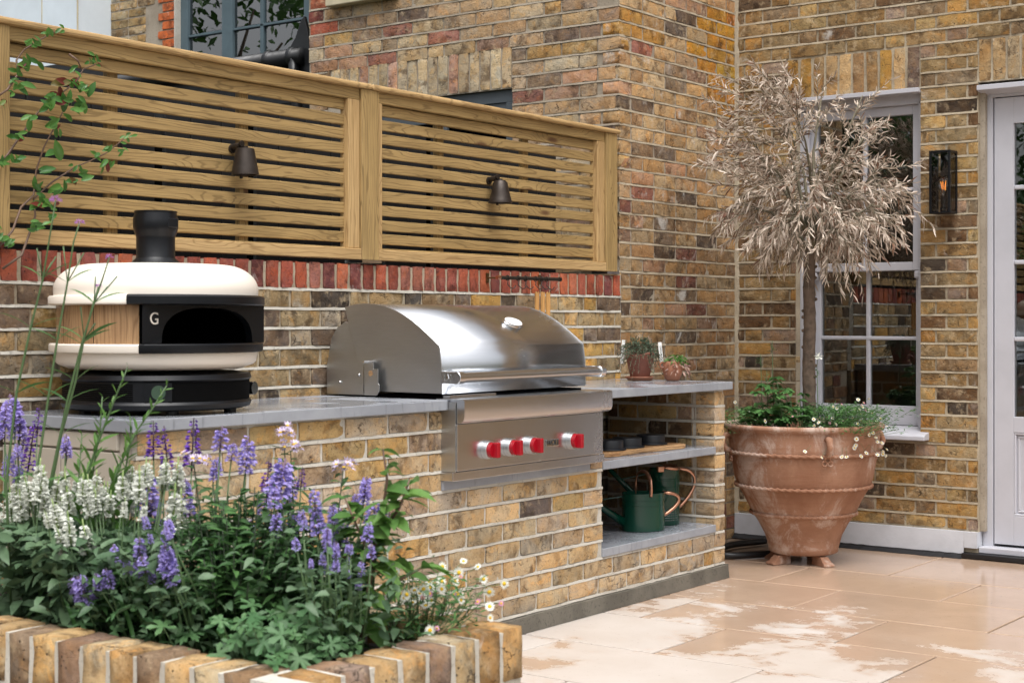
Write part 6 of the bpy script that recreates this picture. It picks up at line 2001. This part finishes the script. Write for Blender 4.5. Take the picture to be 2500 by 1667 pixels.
# ------------------------------------------------------------------ two small pots on the worktop
def wavy(t, r, z):
    return (r, z + (.006 * math.sin(3 * t + .6) if z > .075 else 0))
x, y, z = 6.452, 3.985, .9385
hp = thing('herb_pot', 'dark red herb pot with wavy rim on a saucer with trailing thyme', 'plant pot', (x, y, z))
part('saucer', MB().lathe([(0, .002), (.058, .002), (.064, .010), (.072, .017), (.072, .021), (.066, .021), (.060, .012), (0, .011)], 40, (x, y, z)), 'terra_warm', hp, smooth=True)
part('pot', MB().lathe([(0, .012), (.044, .012), (.046, .016), (.062, .085), (.070, .125), (.071, .133), (.066, .133), (.060, .118), (0, .112)], 56, (x, y, z), fn=wavy), 'terra_dark', hp, smooth=True)
fo = MB(); st = MB()
for i in range(190):
    a = pr.random() * 6.283; r = .02 + .15 * pr.random() ** .75
    e = V((x + r * math.cos(a), y + r * math.sin(a) * .7, z + .158 + pr.uniform(-.01, .055) - max(0, r - .075) * pr.uniform(.6, 1.9)))
    b = V((x + .3 * r * math.cos(a), y + .3 * r * math.sin(a), z + .12)); mid = b.lerp(e, .5) + V((0, 0, .03))
    st.tube([b, mid, e], .0007, 4)
    for k in range(15):
        u = .25 + .75 * k / 15
        p = b.lerp(mid, u * 2) if u < .5 else mid.lerp(e, (u - .5) * 2)
        fo.leaf(p + rv(.004), rv(1) + V((0, 0, .4)), pr.uniform(.006, .011), .0045, .1, 2, pr.random() * 3)
part('stem', st, 'stem_brown', hp); part('foliage', fo, 'leaf_thyme', hp, smooth=True, recalc=False)['kind'] = 'stuff'
def label_tag(parent, x, y, z0, z1, lean, txt):
    h = z1 - z0; ang = R(-53.6)
    me = MB().box(-.0085, .0085, -.0006, .0006, -h/2, h/2).mesh('plant_label', 'tag', False)
    tg = put('plant_label', me, parent, (x, y, (z0 + z1) / 2), (0, lean, ang))
    tm = text_mesh(txt, .0135, .0002, 'ink', 'lettering')
    put('lettering', tm, tg, (x - .001 * .81, y - .001 * .59, (z0 + z1) / 2 + .008), (R(90), R(90) + lean, ang), (1, .9, 1))
label_tag(hp, 6.44, 4.075, 1.02, 1.135, R(4), 'THYME')
x, y, z = 6.525, 3.845, .9385
sp_ = thing('strawberry_pot', 'small terracotta pocket pot with drying pink oregano flowers', 'plant pot', (x, y, z))
mb = MB().lathe([(0, .001), (.028, .001), (.034, .006), (.046, .035), (.050, .060), (.046, .085), (.040, .095), (.036, .095), (.04, .08), (0, .075)], 40, (x, y, z))
part('pot', mb, 'terra_warm', sp_, smooth=True)
ring = [V((x, y, z)) + V((-.59 * 0 - .047 * .59, .047 * .81, .075)) + V((-.012 * math.cos(t) * .59, .012 * math.cos(t) * .81, .014 * math.sin(t))) for t in [6.2832 * i / 18 for i in range(19)]]
part('pocket', MB().tube(ring, .005, 8, cap=False), 'terra_warm', sp_, smooth=True)
fg = MB(); fd = MB()
for i in range(520):
    a = pr.random() * 6.283; r = pr.uniform(.0, .060); s_ = pr.random()
    c = V((x + .012, y - .014, z))
    p = c + V((r * math.cos(a), r * math.sin(a), .085 + .035 * math.sqrt(max(0, 1 - (r / .060) ** 2)) - .075 * s_ * (r / .060) ** 2))
    d = V((math.cos(a), math.sin(a), .3 - 1.2 * s_)) + rv(.6)
    tgt = fg if (p.z > z + .085 and pr.random() < .75) else fd
    tgt.leaf(p, d, pr.uniform(.012, .022), .0085, .35, 2, pr.random() * 3)
part('foliage', fg, 'leaf_bright', sp_, smooth=True, recalc=False)['kind'] = 'stuff'
part('dry_flowers', fd, 'dry_flower', sp_, smooth=True, recalc=False)['kind'] = 'stuff'
label_tag(sp_, 6.50, 3.895, 1.01, 1.125, R(-6), 'OREGANO')

# ================================================================== GREENERY THE PANES REFLECT, AND A HEDGE ADDED TO BLOCK LOW SKY
def tree(label, x, y, h, cr, seed, nl):
    r_ = random.Random(seed)
    t = thing('garden_tree', label, 'tree', (x, y, 0), 'trees around the garden')
    part('trunk', MB().tube([(x, y, -.1), (x + .05, y, h * .3), (x, y + .06, h * .62)], [.14, .11, .06], 10), 'bark_tree', t, smooth=True)
    bm_ = MB(); fo = MB()
    for i in range(14):
        a = i * 2.4; q = V((x + cr * .6 * math.cos(a), y + cr * .6 * math.sin(a), h * r_.uniform(.45, .9)))
        bm_.tube([(x, y, h * r_.uniform(.3, .55)), q], [.05, .015], 6)
    part('limb', bm_, 'bark_tree', t, smooth=True)
    cl_ = [V((x + cr * r_.gauss(0, .45), y + cr * r_.gauss(0, .45), h * r_.uniform(.35, 1.0))) for i in range(46)]
    for i in range(nl):
        c = r_.choice(cl_)
        p = c + V((r_.gauss(0, .26), r_.gauss(0, .26), r_.gauss(0, .2)))
        L = r_.uniform(.09, .17)
        fo.leaf(p, (r_.uniform(-1, 1), r_.uniform(-1, 1), r_.uniform(-.8, .6)), L, L * .5, .3, 2, r_.random() * 3)
    part('crown', fo, 'leaf_tree', t, smooth=True, recalc=False)
tree('leafy tree mirrored in the upper panes of the grey sash window', -.6, 7.6, 5.5, 1.5, 1, 5200)
tree('leafy tree mirrored in the tall blue-framed window above the fence', 4.2, 14.6, 6.0, 1.8, 2, 5200)
tree('leafy tree mirrored in the glazed door panes', -3.2, 6.6, 5.0, 1.5, 3, 4200)
hd = MB(); r_ = random.Random(8)
for i in range(14000):
    x = r_.uniform(-3.5, 9.0); p = V((x, -2.3 + r_.gauss(0, .22), r_.uniform(.0, 2.9)))
    L = r_.uniform(.06, .12)
    hd.leaf(p, (r_.uniform(-1, 1), r_.uniform(-.2, 1), r_.uniform(-.6, .8)), L, L * .5, .3, 1, r_.random() * 3)
for i in range(5000):
    p = V((-4.2 + r_.gauss(0, .22), r_.uniform(-4.5, 4.0), r_.uniform(.0, 2.2))); L = r_.uniform(.06, .12)
    hd.leaf(p, (r_.uniform(-.2, 1), r_.uniform(-1, 1), r_.uniform(-.6, .8)), L, L * .5, .3, 1, r_.random() * 3)
h_ = part('hedge', hd, 'leaf_tree', None, smooth=True, recalc=False)  # unseen hedge added for steel reflections, raised to block low sky light
h_['kind'] = 'stuff'; tag(h_, 'unseen green hedge added to block low sky light and reflect in the steel', 'hedge')
